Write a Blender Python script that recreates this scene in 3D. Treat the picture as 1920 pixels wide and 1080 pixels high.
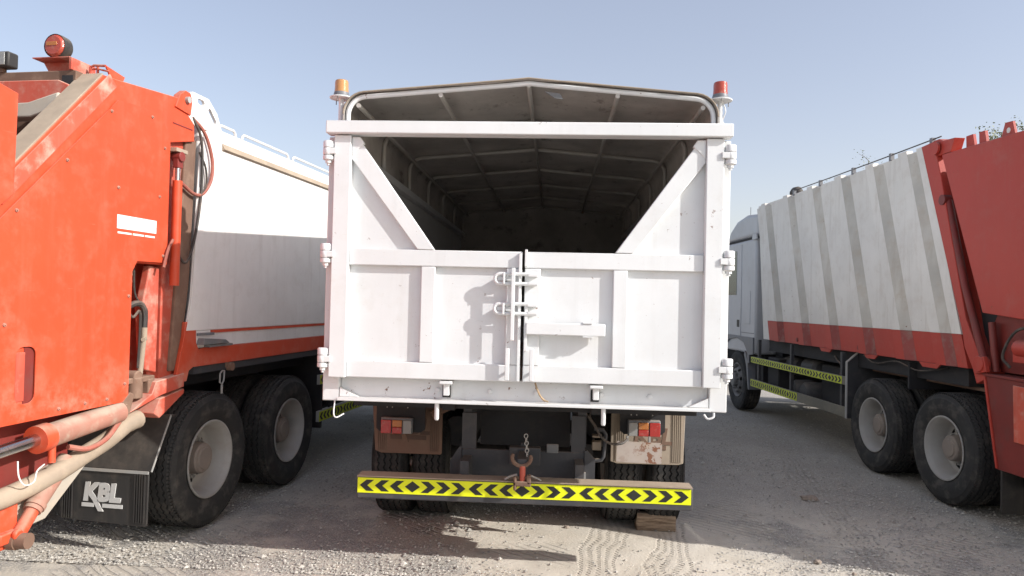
import bpy, bmesh, math, random
from mathutils import Vector, Matrix, noise
random.seed(7)
PI = math.pi
S = bpy.context.scene
COL = S.collection
for o in list(bpy.data.objects):
    bpy.data.objects.remove(o)

# ------------------------------------------------------------------ camera
cam_data = bpy.data.cameras.new('camera')
cam_data.sensor_width = 36.0
cam_data.lens = 25.5
cam_data.clip_end = 3000
cam = bpy.data.objects.new('camera', cam_data)
COL.objects.link(cam)
cam.matrix_world = (Matrix.Translation((0.19324, -4.48075, 1.80)) @ Matrix.Rotation(math.radians(3.3676), 4, 'Z')
                    @ Matrix.Rotation(math.radians(90 + 1.0996), 4, 'X') @ Matrix.Rotation(math.radians(1.3292), 4, 'Z'))
S.camera = cam
S.render.resolution_x, S.render.resolution_y = 1024, 576

# ------------------------------------------------------------------ sky and sun
SUN = Vector((1.0, -0.36, 0.62)).normalized()          # towards the sun
world = bpy.data.worlds.new('World')
S.world = world
world.use_nodes = True
wn, wl = world.node_tree.nodes, world.node_tree.links
bg = wn['Background']
sky = wn.new('ShaderNodeTexSky')
sky.sky_type = 'NISHITA'
sky.sun_disc = False
sky.sun_elevation = math.asin(SUN.z)
sky.sun_rotation = math.atan2(SUN.x, SUN.y)
sky.air_density = 1.0
sky.dust_density = 2.5
sky.ozone_density = 2.0
# even desert haze over the whole sky, thicker towards the horizon all the way round
tc = wn.new('ShaderNodeTexCoord')
sep = wn.new('ShaderNodeSeparateXYZ'); wl.new(tc.outputs['Generated'], sep.inputs[0])
up = wn.new('ShaderNodeMath'); up.operation = 'SUBTRACT'; up.use_clamp = True; up.inputs[0].default_value = 1.0; wl.new(sep.outputs[2], up.inputs[1])
pw = wn.new('ShaderNodeMath'); pw.operation = 'POWER'; wl.new(up.outputs[0], pw.inputs[0]); pw.inputs[1].default_value = 4.0
hz = wn.new('ShaderNodeMix'); hz.data_type = 'RGBA'; wl.new(pw.outputs[0], hz.inputs[0])
hz.inputs[6].default_value = (1.60, 1.55, 1.62, 1); hz.inputs[7].default_value = (3.35, 2.80, 2.45, 1)
ad = wn.new('ShaderNodeMix'); ad.data_type = 'RGBA'; ad.blend_type = 'ADD'; ad.inputs[0].default_value = 1.0
wl.new(sky.outputs[0], ad.inputs[6]); wl.new(hz.outputs[2], ad.inputs[7])
wl.new(ad.outputs[2], bg.inputs[0])
bg.inputs[1].default_value = 0.10
sd = bpy.data.lights.new('sun', 'SUN')
sd.energy = 4.0
sd.angle = math.radians(0.53)
sd.color = (1.0, 0.97, 0.93)
sun = bpy.data.objects.new('sun', sd)
COL.objects.link(sun)
sun.location = SUN * 30
sun.rotation_euler = SUN.to_track_quat('Z', 'Y').to_euler()
S.view_settings.view_transform = 'Standard'
S.view_settings.look = 'None'
S.view_settings.gamma = 1.0
S.view_settings.exposure = 0.50
S.view_settings.use_curve_mapping = False

# ------------------------------------------------------------------ materials
def new_mat(name):
    m = bpy.data.materials.new(name)
    m.use_nodes = True
    nt = m.node_tree
    return m, nt, nt.nodes, nt.links, nt.nodes['Principled BSDF']

def mixc(nt, fac, a, b):
    n = nt.nodes.new('ShaderNodeMix'); n.data_type = 'RGBA'
    for sock, v in ((n.inputs[0], fac), (n.inputs[6], a), (n.inputs[7], b)):
        if isinstance(v, (int, float)): sock.default_value = v
        elif isinstance(v, tuple): sock.default_value = (*v, 1) if len(v) == 3 else v
        else: nt.links.new(v, sock)
    return n.outputs[2]

def mth(nt, op, a, b=None, clamp=False):
    n = nt.nodes.new('ShaderNodeMath'); n.operation = op; n.use_clamp = clamp
    for sock, v in ((n.inputs[0], a), (n.inputs[1], b)):
        if v is None: continue
        if isinstance(v, (int, float)): sock.default_value = v
        else: nt.links.new(v, sock)
    return n.outputs[0]

def ramp(nt, v, a, b):
    n = nt.nodes.new('ShaderNodeMapRange'); n.interpolation_type = 'SMOOTHSTEP'
    nt.links.new(v, n.inputs[0]); n.inputs[1].default_value = a; n.inputs[2].default_value = b
    return n.outputs[0]

def noi(nt, co, scale, detail=4, rough=.55, sc=None, off=None):
    if sc or off:
        mp = nt.nodes.new('ShaderNodeMapping'); nt.links.new(co, mp.inputs[0])
        if sc: mp.inputs[3].default_value = sc
        if off: mp.inputs[1].default_value = off
        co = mp.outputs[0]
    n = nt.nodes.new('ShaderNodeTexNoise'); nt.links.new(co, n.inputs[0])
    n.inputs['Scale'].default_value = scale; n.inputs['Detail'].default_value = detail; n.inputs['Roughness'].default_value = rough
    return n.outputs[0]

DUST = (.44, .35, .26)
def paint(name, base, rough=.45, dust=.25, streak=.3, chips=.0, metal=0, dustc=DUST, bump=.15, top=.7, spec=.4, seed=0, rust=(.16, .065, .03), splash=0, scuff=0):
    """painted or bare metal: uneven fading, run-down streaks, settled dust, chips to rust, slightly wavy sheet"""
    m, nt, N, Lk, P = new_mat(name)
    co = N.new('ShaderNodeTexCoord').outputs['Object']
    big = noi(nt, co, 1.3, 5, .6, off=(seed, seed * 2, 0))
    mid = noi(nt, co, 7, 5, .65, off=(seed, 3, seed))
    fine = noi(nt, co, 70, 3, .6)
    run = noi(nt, co, 3.5, 5, .65, sc=(3, 3, .22), off=(seed, 0, 0))
    dark = tuple(c * .72 for c in base)
    c = mixc(nt, ramp(nt, big, .3, .7), dark if dust > .3 else tuple(x * .9 for x in base), base)
    c = mixc(nt, mth(nt, 'MULTIPLY', ramp(nt, run, .5, .78), streak), c, tuple(.5 * a + .3 * b for a, b in zip(dustc, base)))
    c = mixc(nt, mth(nt, 'MULTIPLY', ramp(nt, mid, .46, .74), dust), c, dustc)
    g = N.new('ShaderNodeNewGeometry')
    sp = N.new('ShaderNodeSeparateXYZ'); Lk.new(g.outputs['Normal'], sp.inputs[0])
    up = mth(nt, 'MULTIPLY', ramp(nt, sp.outputs[2], .25, .85), top)
    up = mth(nt, 'MULTIPLY', up, ramp(nt, mid, .2, .55))
    c = mixc(nt, up, c, dustc)
    if splash:                                            # dust thrown up by the wheels
        sp2 = N.new('ShaderNodeSeparateXYZ'); Lk.new(co, sp2.inputs[0])
        hgt = mth(nt, 'SUBTRACT', 1.0, ramp(nt, mth(nt, 'ADD', sp2.outputs[2], mth(nt, 'MULTIPLY', big, .5)), 1.3, 1.3 + splash))
        c = mixc(nt, mth(nt, 'MULTIPLY', hgt, mth(nt, 'MULTIPLY', ramp(nt, noi(nt, co, 5, 6, .7, off=(seed, 2, 2)), .40, .70), .6)), c, dustc)
    if scuff:                                             # rubbed, bleached patches and fine scratches
        pt = ramp(nt, noi(nt, co, 2.1, 6, .68, off=(seed + 4, 1, 6)), .56, .70)
        c = mixc(nt, mth(nt, 'MULTIPLY', pt, scuff), c, dustc)
        sc = noi(nt, co, 6, 3, .6, sc=(1, 1.2, 14), off=(seed, 8, 8))
        c = mixc(nt, mth(nt, 'MULTIPLY', ramp(nt, sc, .69, .73), scuff), c, dustc)
    if chips:
        v = noi(nt, co, 16, 6, .7, off=(3 + seed, 7, 1))
        patch = ramp(nt, noi(nt, co, 1.7, 2, .5, off=(seed, 9, 4)), .42, .62)
        c = mixc(nt, mth(nt, 'MULTIPLY', ramp(nt, v, .72 - .1 * chips, .76 - .1 * chips), patch), c, rust)
        fl = ramp(nt, fine, .70, .74)
        c = mixc(nt, mth(nt, 'MULTIPLY', fl, .35), c, rust)
    Lk.new(c, P.inputs['Base Color'])
    P.inputs['Metallic'].default_value = metal
    r = mth(nt, 'ADD', mth(nt, 'MULTIPLY', mid, .3), rough - .12, True)
    Lk.new(r, P.inputs['Roughness'])
    P.inputs['Specular IOR Level'].default_value = spec
    if bump:
        b = N.new('ShaderNodeBump'); b.inputs['Strength'].default_value = bump; b.inputs['Distance'].default_value = .02
        h = mth(nt, 'ADD', mth(nt, 'MULTIPLY', noi(nt, co, 2.2, 2, .5), .6), mth(nt, 'MULTIPLY', fine, .06))
        Lk.new(h, b.inputs['Height']); Lk.new(b.outputs[0], P.inputs['Normal'])
    return m

M = {}
M['white'] = paint('white_paint', (.75, .765, .77), .45, .08, .16, .72, bump=.24, top=.3, scuff=.16, dustc=(.50, .44, .37))
M['white_bar'] = paint('white_paint_bar', (.75, .765, .77), .45, .06, .12, .55, bump=.14, top=.3, seed=4, scuff=.12, dustc=(.50, .44, .37))
M['white_left'] = paint('white_paint_body', (.80, .78, .75), .38, .16, .30, .35, bump=.3, top=.3, seed=2, scuff=.2, dustc=(.48, .41, .35))
M['white_right'] = paint('dusty_white_paint', (.77, .735, .68), .5, .20, .40, .5, bump=.2, top=.4, seed=5)
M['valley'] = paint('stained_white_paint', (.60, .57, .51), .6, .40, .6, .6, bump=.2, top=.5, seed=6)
M['white_red'] = M['white']
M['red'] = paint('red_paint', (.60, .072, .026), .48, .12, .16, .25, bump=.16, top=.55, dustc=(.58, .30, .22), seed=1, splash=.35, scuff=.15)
M['red_dusty'] = paint('red_paint_dusty', (.58, .10, .06), .6, .6, .45, .15, bump=.1, top=.8, dustc=(.56, .38, .30), seed=3)
M['red_bright'] = paint('bright_red_paint', (.58, .075, .028), .5, .25, .25, .4, bump=.15, top=.6, dustc=(.46, .32, .24), seed=47)
M['red_worn'] = paint('scuffed_red_paint', (.62, .10, .055), .6, .85, .5, .1, bump=.1, top=.6, dustc=(.60, .36, .29), seed=33)
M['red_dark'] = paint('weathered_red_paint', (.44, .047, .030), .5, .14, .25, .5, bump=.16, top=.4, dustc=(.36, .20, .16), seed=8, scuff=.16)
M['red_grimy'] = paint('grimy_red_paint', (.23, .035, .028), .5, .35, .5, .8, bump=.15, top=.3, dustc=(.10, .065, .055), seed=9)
M['red_mid'] = paint('stained_red_paint', (.30, .06, .05), .6, .6, .5, .4, bump=.1, top=.4, dustc=(.26, .19, .16), seed=10)
M['dusty'] = paint('dust_caked_steel', (.36, .29, .22), .8, .6, .3, .5, bump=.3, top=.6, seed=11)
M['rust'] = paint('rusty_steel', (.20, .12, .085), .8, .5, .4, .6, bump=.3, top=.5, dustc=(.32, .22, .16), seed=12)
M['chassis'] = paint('grey_chassis_paint', (.055, .056, .062), .55, .25, .2, .0, bump=.1, top=.8, dustc=(.17, .15, .13), seed=13)
M['dark'] = paint('dark_underbody', (.022, .022, .025), .7, .3, .2, .0, bump=.2, top=.5, dustc=(.08, .07, .06), seed=14)
M['grey'] = paint('grey_steel', (.17, .175, .18), .5, .3, .3, .2, bump=.1, top=.5, seed=15)
M['bare'] = paint('bare_galvanised', (.34, .34, .33), .5, .25, .2, .3, bump=.1, top=.4, seed=16)
M['guard'] = paint('dusty_guard_rail', (.20, .19, .155), .6, .5, .3, .3, bump=.1, top=.5, dustc=(.28, .25, .19), seed=44)
M['bow'] = paint('dull_white_tube', (.50, .48, .45), .6, .3, .2, .3, bump=.05, top=.3, seed=46)
M['chrome'] = paint('chrome_rod', (.62, .62, .62), .22, .08, .0, .0, metal=1, bump=0, top=.2)
M['pink'] = paint('sun_bleached_red_paint', (.40, .19, .14), .75, .9, .5, .5, bump=.35, top=.8, dustc=(.42, .345, .27), seed=41, scuff=.5)
M['pale'] = paint('dust_whitened_steel', (.50, .45, .38), .8, .5, .6, .7, bump=.3, top=.4, dustc=(.46, .38, .29), seed=42)
M['rim'] = paint('grey_wheel_paint', (.40, .39, .37), .5, .35, .2, .35, bump=.1, top=.3, dustc=(.30, .26, .22), seed=17)
M['hub'] = paint('rusty_hub_paint', (.24, .205, .18), .65, .5, .2, .6, bump=.2, top=.4, dustc=(.30, .25, .20), seed=45)
M['rim_dark'] = paint('dirty_wheel_paint', (.17, .17, .17), .5, .4, .2, .3, bump=.1, top=.3, dustc=(.22, .19, .16), seed=18)
M['rubber'] = paint('tyre_rubber', (.034, .034, .034), .8, .6, .2, .0, bump=.15, top=.3, dustc=(.125, .113, .10), spec=.3, seed=19)
M['rubber_brown'] = paint('dusty_rubber_shade_tone', (.20, .125, .09), .8, .4, .35, .0, bump=.15, top=.4, dustc=(.26, .18, .13), seed=20)  # shaded left flap: same dusty rubber, with the shade put into the colour
M['rubber_tan'] = paint('dusty_rubber_sun_tone', (.36, .30, .235), .8, .4, .35, .0, bump=.15, top=.4, dustc=(.44, .37, .29), seed=21)  # sunlit right flap: same dusty rubber, its paler colour carries the sunlight
M['rubber_black'] = paint('black_rubber', (.03, .028, .027), .55, .22, .25, .0, bump=.1, top=.45, dustc=(.20, .165, .13), seed=22)
M['mark_brown'] = paint('dark_brown_rubber', (.11, .07, .055), .8, .3, .3, .0, bump=.1, top=.2, dustc=(.2, .14, .1))
M['hose'] = paint('hose_rubber', (.05, .045, .042), .6, .4, .2, .0, bump=0, top=.6, dustc=(.25, .19, .15))
M['hose_red'] = paint('faded_red_hose', (.36, .11, .08), .6, .4, .2, .0, bump=0, top=.4, dustc=(.42, .26, .2))
M['silver'] = paint('worn_silver_letters', (.55, .55, .54), .5, .2, .25, .3, bump=0, top=.2, rust=(.1, .09, .08))
M['tape'] = paint('yellow_reflective_tape', (.80, .86, .012), .35, .08, .10, .0, bump=0, top=.2, dustc=(.42, .44, .10), scuff=.35)
M['tape_dull'] = paint('dusty_yellow_tape', (.55, .63, .03), .5, .25, .3, .0, bump=0, top=.3, dustc=(.26, .26, .13))
M['print'] = paint('black_print', (.022, .024, .022), .45, .12, .1, .0, bump=0, top=.1, dustc=(.1, .1, .07))
M['rope'] = paint('tan_rope', (.42, .30, .18), .9, .3, .1, .0, bump=.2, top=.2)
M['cab_white'] = paint('silver_white_cab', (.50, .51, .53), .35, .12, .15, .0, bump=.05, top=.4, seed=23)
M['cab_grey'] = paint('grey_cab_trim', (.17, .18, .20), .45, .2, .2, .0, bump=.05, top=.4, seed=24)

def tarp():
    m, nt, N, Lk, P = new_mat('canvas_tarpaulin')
    co = N.new('ShaderNodeTexCoord').outputs['Object']
    big = noi(nt, co, 1.6, 5, .65); st = noi(nt, co, 5, 6, .7, sc=(1, .5, 1)); fine = noi(nt, co, 30, 4, .6)
    c = mixc(nt, ramp(nt, big, .3, .7), (.38, .355, .33), (.54, .505, .47))
    c = mixc(nt, mth(nt, 'MULTIPLY', ramp(nt, st, .56, .70), .6), c, (.11, .09, .075))
    c = mixc(nt, mth(nt, 'MULTIPLY', ramp(nt, fine, .66, .72), .6), c, (.06, .05, .045))
    Lk.new(c, P.inputs['Base Color']); P.inputs['Roughness'].default_value = .85; P.inputs['Specular IOR Level'].default_value = .15
    tl = N.new('ShaderNodeBsdfTranslucent'); Lk.new(c, tl.inputs[0])       # thin canvas lets a little sun through
    mx = N.new('ShaderNodeMixShader'); mx.inputs[0].default_value = .12
    Lk.new(P.outputs[0], mx.inputs[1]); Lk.new(tl.outputs[0], mx.inputs[2]); Lk.new(mx.outputs[0], N['Material Output'].inputs[0])
    b = N.new('ShaderNodeBump'); b.inputs['Strength'].default_value = .5; b.inputs['Distance'].default_value = .03
    Lk.new(mth(nt, 'ADD', noi(nt, co, 3, 4, .6), mth(nt, 'MULTIPLY', fine, .1)), b.inputs['Height']); Lk.new(b.outputs[0], P.inputs['Normal'])
    return m
M['tarp'] = tarp()

def lens(name, col, rough=.18):
    m, nt, N, Lk, P = new_mat(name)
    co = N.new('ShaderNodeTexCoord').outputs['Object']
    w = N.new('ShaderNodeTexWave'); Lk.new(co, w.inputs[0]); w.inputs['Scale'].default_value = 40; w.bands_direction = 'Z'
    d = noi(nt, co, 25, 4, .6)
    c = mixc(nt, mth(nt, 'MULTIPLY', ramp(nt, d, .5, .75), .35), col, (.35, .27, .2))
    Lk.new(c, P.inputs['Base Color']); P.inputs['Roughness'].default_value = rough
    P.inputs['Coat Weight'].default_value = .4
    b = N.new('ShaderNodeBump'); b.inputs['Strength'].default_value = .25; b.inputs['Distance'].default_value = .004
    Lk.new(w.outputs[1], b.inputs['Height']); Lk.new(b.outputs[0], P.inputs['Normal'])
    return m
M['lens_red'] = lens('red_lens', (.40, .028, .022)); M['lens_amber'] = lens('amber_lens', (.44, .15, .03))
M['lens_orange'] = lens('orange_beacon_lens', (.50, .25, .09)); M['lens_beacon_red'] = lens('red_beacon_lens', (.40, .06, .035))
M['lens_clear'] = lens('clear_lens', (.27, .27, .26))

def glass():
    m, nt, N, Lk, P = new_mat('dark_window_glass')
    P.inputs['Base Color'].default_value = (.03, .07, .06, 1); P.inputs['Roughness'].default_value = .06
    return m
M['glass'] = glass()

def wood():
    m, nt, N, Lk, P = new_mat('weathered_wood')
    co = N.new('ShaderNodeTexCoord').outputs['Object']
    g = noi(nt, co, 9, 7, .7, sc=(.7, 6, 6)); h = noi(nt, co, 30, 4, .7, sc=(.5, 5, 5))
    c = mixc(nt, ramp(nt, g, .3, .65), (.13, .085, .055), (.36, .27, .19))
    c = mixc(nt, mth(nt, 'MULTIPLY', ramp(nt, h, .55, .7), .7), c, (.07, .045, .03))
    Lk.new(c, P.inputs['Base Color']); P.inputs['Roughness'].default_value = .9
    b = N.new('ShaderNodeBump'); b.inputs['Strength'].default_value = .8; b.inputs['Distance'].default_value = .012
    Lk.new(mth(nt, 'ADD', g, h), b.inputs['Height']); Lk.new(b.outputs[0], P.inputs['Normal'])
    return m
M['wood'] = wood()

def ground_mat():
    m, nt, N, Lk, P = new_mat('gravelly_sand')
    co = N.new('ShaderNodeTexCoord').outputs['Object']
    big = noi(nt, co, .55, 5, .62); mid = noi(nt, co, 2.6, 6, .65, off=(5, 2, 0))
    grit = noi(nt, co, 60, 5, .75); peb = N.new('ShaderNodeTexVoronoi'); Lk.new(co, peb.inputs[0]); peb.inputs['Scale'].default_value = 48
    peb2 = N.new('ShaderNodeTexVoronoi'); Lk.new(co, peb2.inputs[0]); peb2.inputs['Scale'].default_value = 95
    sand = mixc(nt, ramp(nt, mid, .3, .7), (.555, .50, .415), (.70, .64, .545))
    grav = mixc(nt, ramp(nt, grit, .35, .65), (.22, .213, .205), (.50, .48, .45))
    gm = ramp(nt, mth(nt, 'ADD', mth(nt, 'MULTIPLY', big, .6), mth(nt, 'MULTIPLY', mid, .5)), .50, .64)
    gm = mth(nt, 'ADD', mth(nt, 'MULTIPLY', gm, .72), .22)
    so = N.new('ShaderNodeSeparateXYZ'); Lk.new(co, so.inputs[0])      # grey gravel farther back; some of its darkness is shade put into colour
    far_gravel_shade = ramp(nt, mth(nt, 'ADD', so.outputs[1], mth(nt, 'MULTIPLY', big, 1.6)), 1.9, 3.4)
    gm = mth(nt, 'MAXIMUM', gm, mth(nt, 'MULTIPLY', far_gravel_shade, .8))
    dx = mth(nt, 'POWER', mth(nt, 'ABSOLUTE', mth(nt, 'MULTIPLY', mth(nt, 'SUBTRACT', so.outputs[0], .75), .85)), 4.0)
    dy = mth(nt, 'POWER', mth(nt, 'ABSOLUTE', mth(nt, 'MULTIPLY', mth(nt, 'SUBTRACT', so.outputs[1], 1.0), 1.2)), 4.0)
    bare = mth(nt, 'SUBTRACT', 1.0, ramp(nt, mth(nt, 'ADD', mth(nt, 'ADD', dx, dy), mth(nt, 'MULTIPLY', mid, .5)), .5, 1.6))
    gm = mth(nt, 'MULTIPLY', gm, mth(nt, 'SUBTRACT', 1.0, mth(nt, 'MULTIPLY', bare, .75)))
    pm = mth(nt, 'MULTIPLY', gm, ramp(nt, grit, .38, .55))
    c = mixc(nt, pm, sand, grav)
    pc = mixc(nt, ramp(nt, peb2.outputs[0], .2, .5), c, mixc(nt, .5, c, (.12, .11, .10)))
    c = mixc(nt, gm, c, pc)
    # tyre tread marks: two tracks running in depth, one curving across, pressed into the sand
    wt = N.new('ShaderNodeMapping'); Lk.new(co, wt.inputs[0]); wt.inputs[2].default_value = (0, 0, math.radians(8))
    warp = noi(nt, co, 1.2, 2, .5)
    sx = N.new('ShaderNodeSeparateXYZ'); Lk.new(wt.outputs[0], sx.inputs[0])
    u = mth(nt, 'ADD', sx.outputs[0], mth(nt, 'MULTIPLY', warp, .35))
    marks = None
    for (x0, w) in ((.62, .15), (1.10, .15), (-1.9, .15), (-2.5, .15), (2.6, .15)):
        d = mth(nt, 'ABSOLUTE', mth(nt, 'SUBTRACT', u, x0))
        t = mth(nt, 'SUBTRACT', 1.0, ramp(nt, d, w * .85, w))
        marks = t if marks is None else mth(nt, 'MAXIMUM', marks, t)
    zz = mth(nt, 'ADD', mth(nt, 'MULTIPLY', u, 105), mth(nt, 'MULTIPLY', mth(nt, 'SINE', mth(nt, 'MULTIPLY', sx.outputs[1], 150)), 1.1))
    lug = ramp(nt, mth(nt, 'SINE', zz), .45, .95)
    marks = mth(nt, 'MULTIPLY', marks, mth(nt, 'MAXIMUM', ramp(nt, mid, .35, .6), mth(nt, 'MULTIPLY', bare, ramp(nt, noi(nt, co, 3.3, 3, .6, off=(2, 6, 0)), .30, .58))))
    tread = mth(nt, 'MULTIPLY', lug, marks)
    # ribbed sweeps at an angle (scraped sand)
    mp = N.new('ShaderNodeMapping'); Lk.new(co, mp.inputs[0]); mp.inputs[2].default_value = (0, 0, math.radians(-52))
    s2 = N.new('ShaderNodeSeparateXYZ'); Lk.new(mp.outputs[0], s2.inputs[0])
    rib = ramp(nt, mth(nt, 'SINE', mth(nt, 'ADD', mth(nt, 'MULTIPLY', s2.outputs[0], 95), mth(nt, 'MULTIPLY', warp, 9))), .2, .95)
    rm = ramp(nt, noi(nt, co, .75, 2, .5, off=(1.3, .2, 0)), .52, .60)
    rib = mth(nt, 'MULTIPLY', rib, mth(nt, 'MULTIPLY', rm, .7))
    rel = mth(nt, 'MAXIMUM', tread, rib)
    c = mixc(nt, mth(nt, 'MULTIPLY', rel, .42), c, (.24, .21, .17))
    Lk.new(c, P.inputs['Base Color']); P.inputs['Roughness'].default_value = .95; P.inputs['Specular IOR Level'].default_value = .15
    h = mth(nt, 'ADD', mth(nt, 'MULTIPLY', grit, .5), mth(nt, 'MULTIPLY', mth(nt, 'SUBTRACT', 1.0, peb.outputs[0]), mth(nt, 'MULTIPLY', gm, .9)))
    h = mth(nt, 'ADD', h, mth(nt, 'MULTIPLY', mid, 1.2))
    h = mth(nt, 'SUBTRACT', h, mth(nt, 'MULTIPLY', rel, 1.3))
    b = N.new('ShaderNodeBump'); b.inputs['Strength'].default_value = .6; b.inputs['Distance'].default_value = .016
    Lk.new(h, b.inputs['Height']); Lk.new(b.outputs[0], P.inputs['Normal'])
    return m
M['ground'] = ground_mat()

def stone_mat(name, a, b_):
    m, nt, N, Lk, P = new_mat(name)
    g = N.new('ShaderNodeNewGeometry')
    co = N.new('ShaderNodeTexCoord').outputs['Object']
    c = mixc(nt, g.outputs['Random Per Island'], a, b_)
    c = mixc(nt, mth(nt, 'MULTIPLY', noi(nt, co, 40, 4, .6), .5), c, tuple(x * .6 for x in a))
    Lk.new(c, P.inputs['Base Color']); P.inputs['Roughness'].default_value = .9
    return m
M['pebble'] = stone_mat('gravel_stones', (.27, .255, .23), (.64, .605, .54))
M['stone'] = stone_mat('pale_stone', (.26, .21, .17), (.34, .28, .23))
def leafmat(name, a, b_):
    m, nt, N, Lk, P = new_mat(name)
    g = N.new('ShaderNodeNewGeometry')
    Lk.new(mixc(nt, g.outputs['Random Per Island'], a, b_), P.inputs['Base Color']); P.inputs['Roughness'].default_value = .6
    return m
M['leaf'] = leafmat('dry_green_leaves', (.14, .17, .07), (.25, .26, .13))
M['bark'] = paint('bark', (.14, .10, .07), .9, .3, .4, .0, bump=.5, top=0)

# ------------------------------------------------------------------ mesh helpers
class MB:
    def __init__(s): s.v = []; s.f = []
    def add(s, vs, fs):
        o = len(s.v); s.v += [tuple(v) for v in vs]; s.f += [tuple(i + o for i in f) for f in fs]; return s
    def box(s, x0, x1, y0, y1, z0, z1):
        return s.add([(x, y, z) for z in (z0, z1) for y in (y0, y1) for x in (x0, x1)],
                     [(0, 2, 3, 1), (4, 5, 7, 6), (0, 1, 5, 4), (2, 6, 7, 3), (0, 4, 6, 2), (1, 3, 7, 5)])
    def prism(s, poly, ax, a0, a1):
        put = {'x': lambda p, a: (a, p[0], p[1]), 'y': lambda p, a: (p[0], a, p[1]), 'z': lambda p, a: (p[0], p[1], a)}[ax]
        n = len(poly)
        return s.add([put(p, a0) for p in poly] + [put(p, a1) for p in poly],
                     [tuple(range(n))[::-1], tuple(range(n, 2 * n))] + [(i, (i + 1) % n, n + (i + 1) % n, n + i) for i in range(n)])
    def tube(s, pts, r, seg=8, cap=True, closed=False):
        pts = [Vector(p) for p in pts]; n = len(pts); vs = []; fs = []
        rr = r if isinstance(r, (list, tuple)) else [r] * n
        t0 = (pts[1] - pts[0]).normalized()
        up = Vector((0, 0, 1)) if abs(t0.z) < .9 else Vector((0, 1, 0))
        nrm = (up - t0 * up.dot(t0)).normalized()
        for i, p in enumerate(pts):
            if closed: t = (pts[(i + 1) % n] - pts[i - 1]).normalized()
            else: t = (pts[min(i + 1, n - 1)] - pts[max(i - 1, 0)]).normalized()
            nrm = (nrm - t * nrm.dot(t)).normalized(); bn = t.cross(nrm)
            for k in range(seg):
                a = 2 * PI * k / seg
                vs.append(p + (nrm * math.cos(a) + bn * math.sin(a)) * rr[i])
        for i in range(n if closed else n - 1):
            j = (i + 1) % n
            for k in range(seg):
                l = (k + 1) % seg
                fs.append((i * seg + k, i * seg + l, j * seg + l, j * seg + k))
        if cap and not closed:
            fs.append(tuple(range(seg))[::-1]); fs.append(tuple(range((n - 1) * seg, n * seg)))
        return s.add(vs, fs)
    def cyl(s, p0, p1, r, r1=None, seg=16): return s.tube([p0, p1], [r, r if r1 is None else r1], seg)
    def lathe(s, prof, org=(0, 0, 0), ax='x', seg=32, skip=None, zig=None):
        """prof: list of (radius, position along axis); closed rings joined in order"""
        vs = []; fs = []; n = len(prof)
        for k in range(seg):
            a = 2 * PI * k / seg; ca, sa = math.cos(a), math.sin(a)
            for j, (r, h) in enumerate(prof):
                if zig and j in zig: h += zig[j] * (1 if k % 2 else -1)
                q = {'x': (h, r * ca, r * sa), 'y': (r * ca, h, r * sa), 'z': (r * ca, r * sa, h)}[ax]
                vs.append((q[0] + org[0], q[1] + org[1], q[2] + org[2]))
        for k in range(seg):
            l = (k + 1) % seg
            for j in range(n - 1):
                if skip and skip(k, j): continue
                fs.append((k * n + j, k * n + j + 1, l * n + j + 1, l * n + j))
        return s.add(vs, fs)
    def build(s, name, mat, parent=None, bevel=0, ang=38, loc=None, seg=2, label=None, kind=None):
        me = bpy.data.meshes.new(name); me.from_pydata(s.v, [], s.f)
        bm = bmesh.new(); bm.from_mesh(me)
        bmesh.ops.remove_doubles(bm, verts=bm.verts, dist=1e-6)
        bmesh.ops.recalc_face_normals(bm, faces=bm.faces)
        lim = math.radians(ang)
        for e in bm.edges:
            e.smooth = len(e.link_faces) == 2 and e.calc_face_angle(0) < lim
        for f in bm.faces: f.smooth = True
        bm.to_mesh(me); bm.free()
        me.materials.append(M[mat] if isinstance(mat, str) else mat)
        o = bpy.data.objects.new(name, me); COL.objects.link(o)
        if parent: o.parent = parent
        if loc: o.location = loc
        if bevel:
            b = o.modifiers.new('bevel', 'BEVEL'); b.width = bevel; b.segments = seg; b.limit_method = 'ANGLE'; b.angle_limit = math.radians(40)
        if label: o['label'] = label
        if kind: o['kind'] = kind
        return o

def thing(name, label, cat, loc=(0, 0, 0), rz=0, group=None):
    o = bpy.data.objects.new(name, None); COL.objects.link(o)
    o.location = loc; o.rotation_euler = (0, 0, rz); o.empty_display_size = .3
    o['label'] = label; o['category'] = cat
    if group: o['group'] = group
    return o
def tag(o, label, cat, group=None):
    o['label'] = label; o['category'] = cat
    if group: o['group'] = group
    return o
def copy_part(o, parent, loc=None, rot=None, scale=None):
    c = o.copy(); COL.objects.link(c); c.parent = parent
    if loc is not None: c.location = loc
    if rot is not None: c.rotation_euler = rot
    if scale is not None: c.scale = scale
    for ch in list(o.children):
        d = ch.copy(); COL.objects.link(d); d.parent = c
    return c
def arc(cx, cy, r, a0, a1, n=6):
    return [(cx + r * math.cos(math.radians(a0 + (a1 - a0) * i / n)), cy + r * math.sin(math.radians(a0 + (a1 - a0) * i / n))) for i in range(n + 1)]
def curve(pts, n=6):
    """smooth path through points (Catmull-Rom)"""
    P = [Vector(p) for p in pts]; P = [P[0] * 2 - P[1]] + P + [P[-1] * 2 - P[-2]]; out = []
    for i in range(1, len(P) - 2):
        for k in range(n):
            t = k / n
            out.append(.5 * ((2 * P[i]) + (P[i + 1] - P[i - 1]) * t + (2 * P[i - 1] - 5 * P[i] + 4 * P[i + 1] - P[i + 2]) * t * t + (3 * P[i] - P[i - 1] - 3 * P[i + 1] + P[i + 2]) * t ** 3))
    out.append(P[-2]); return out

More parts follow.
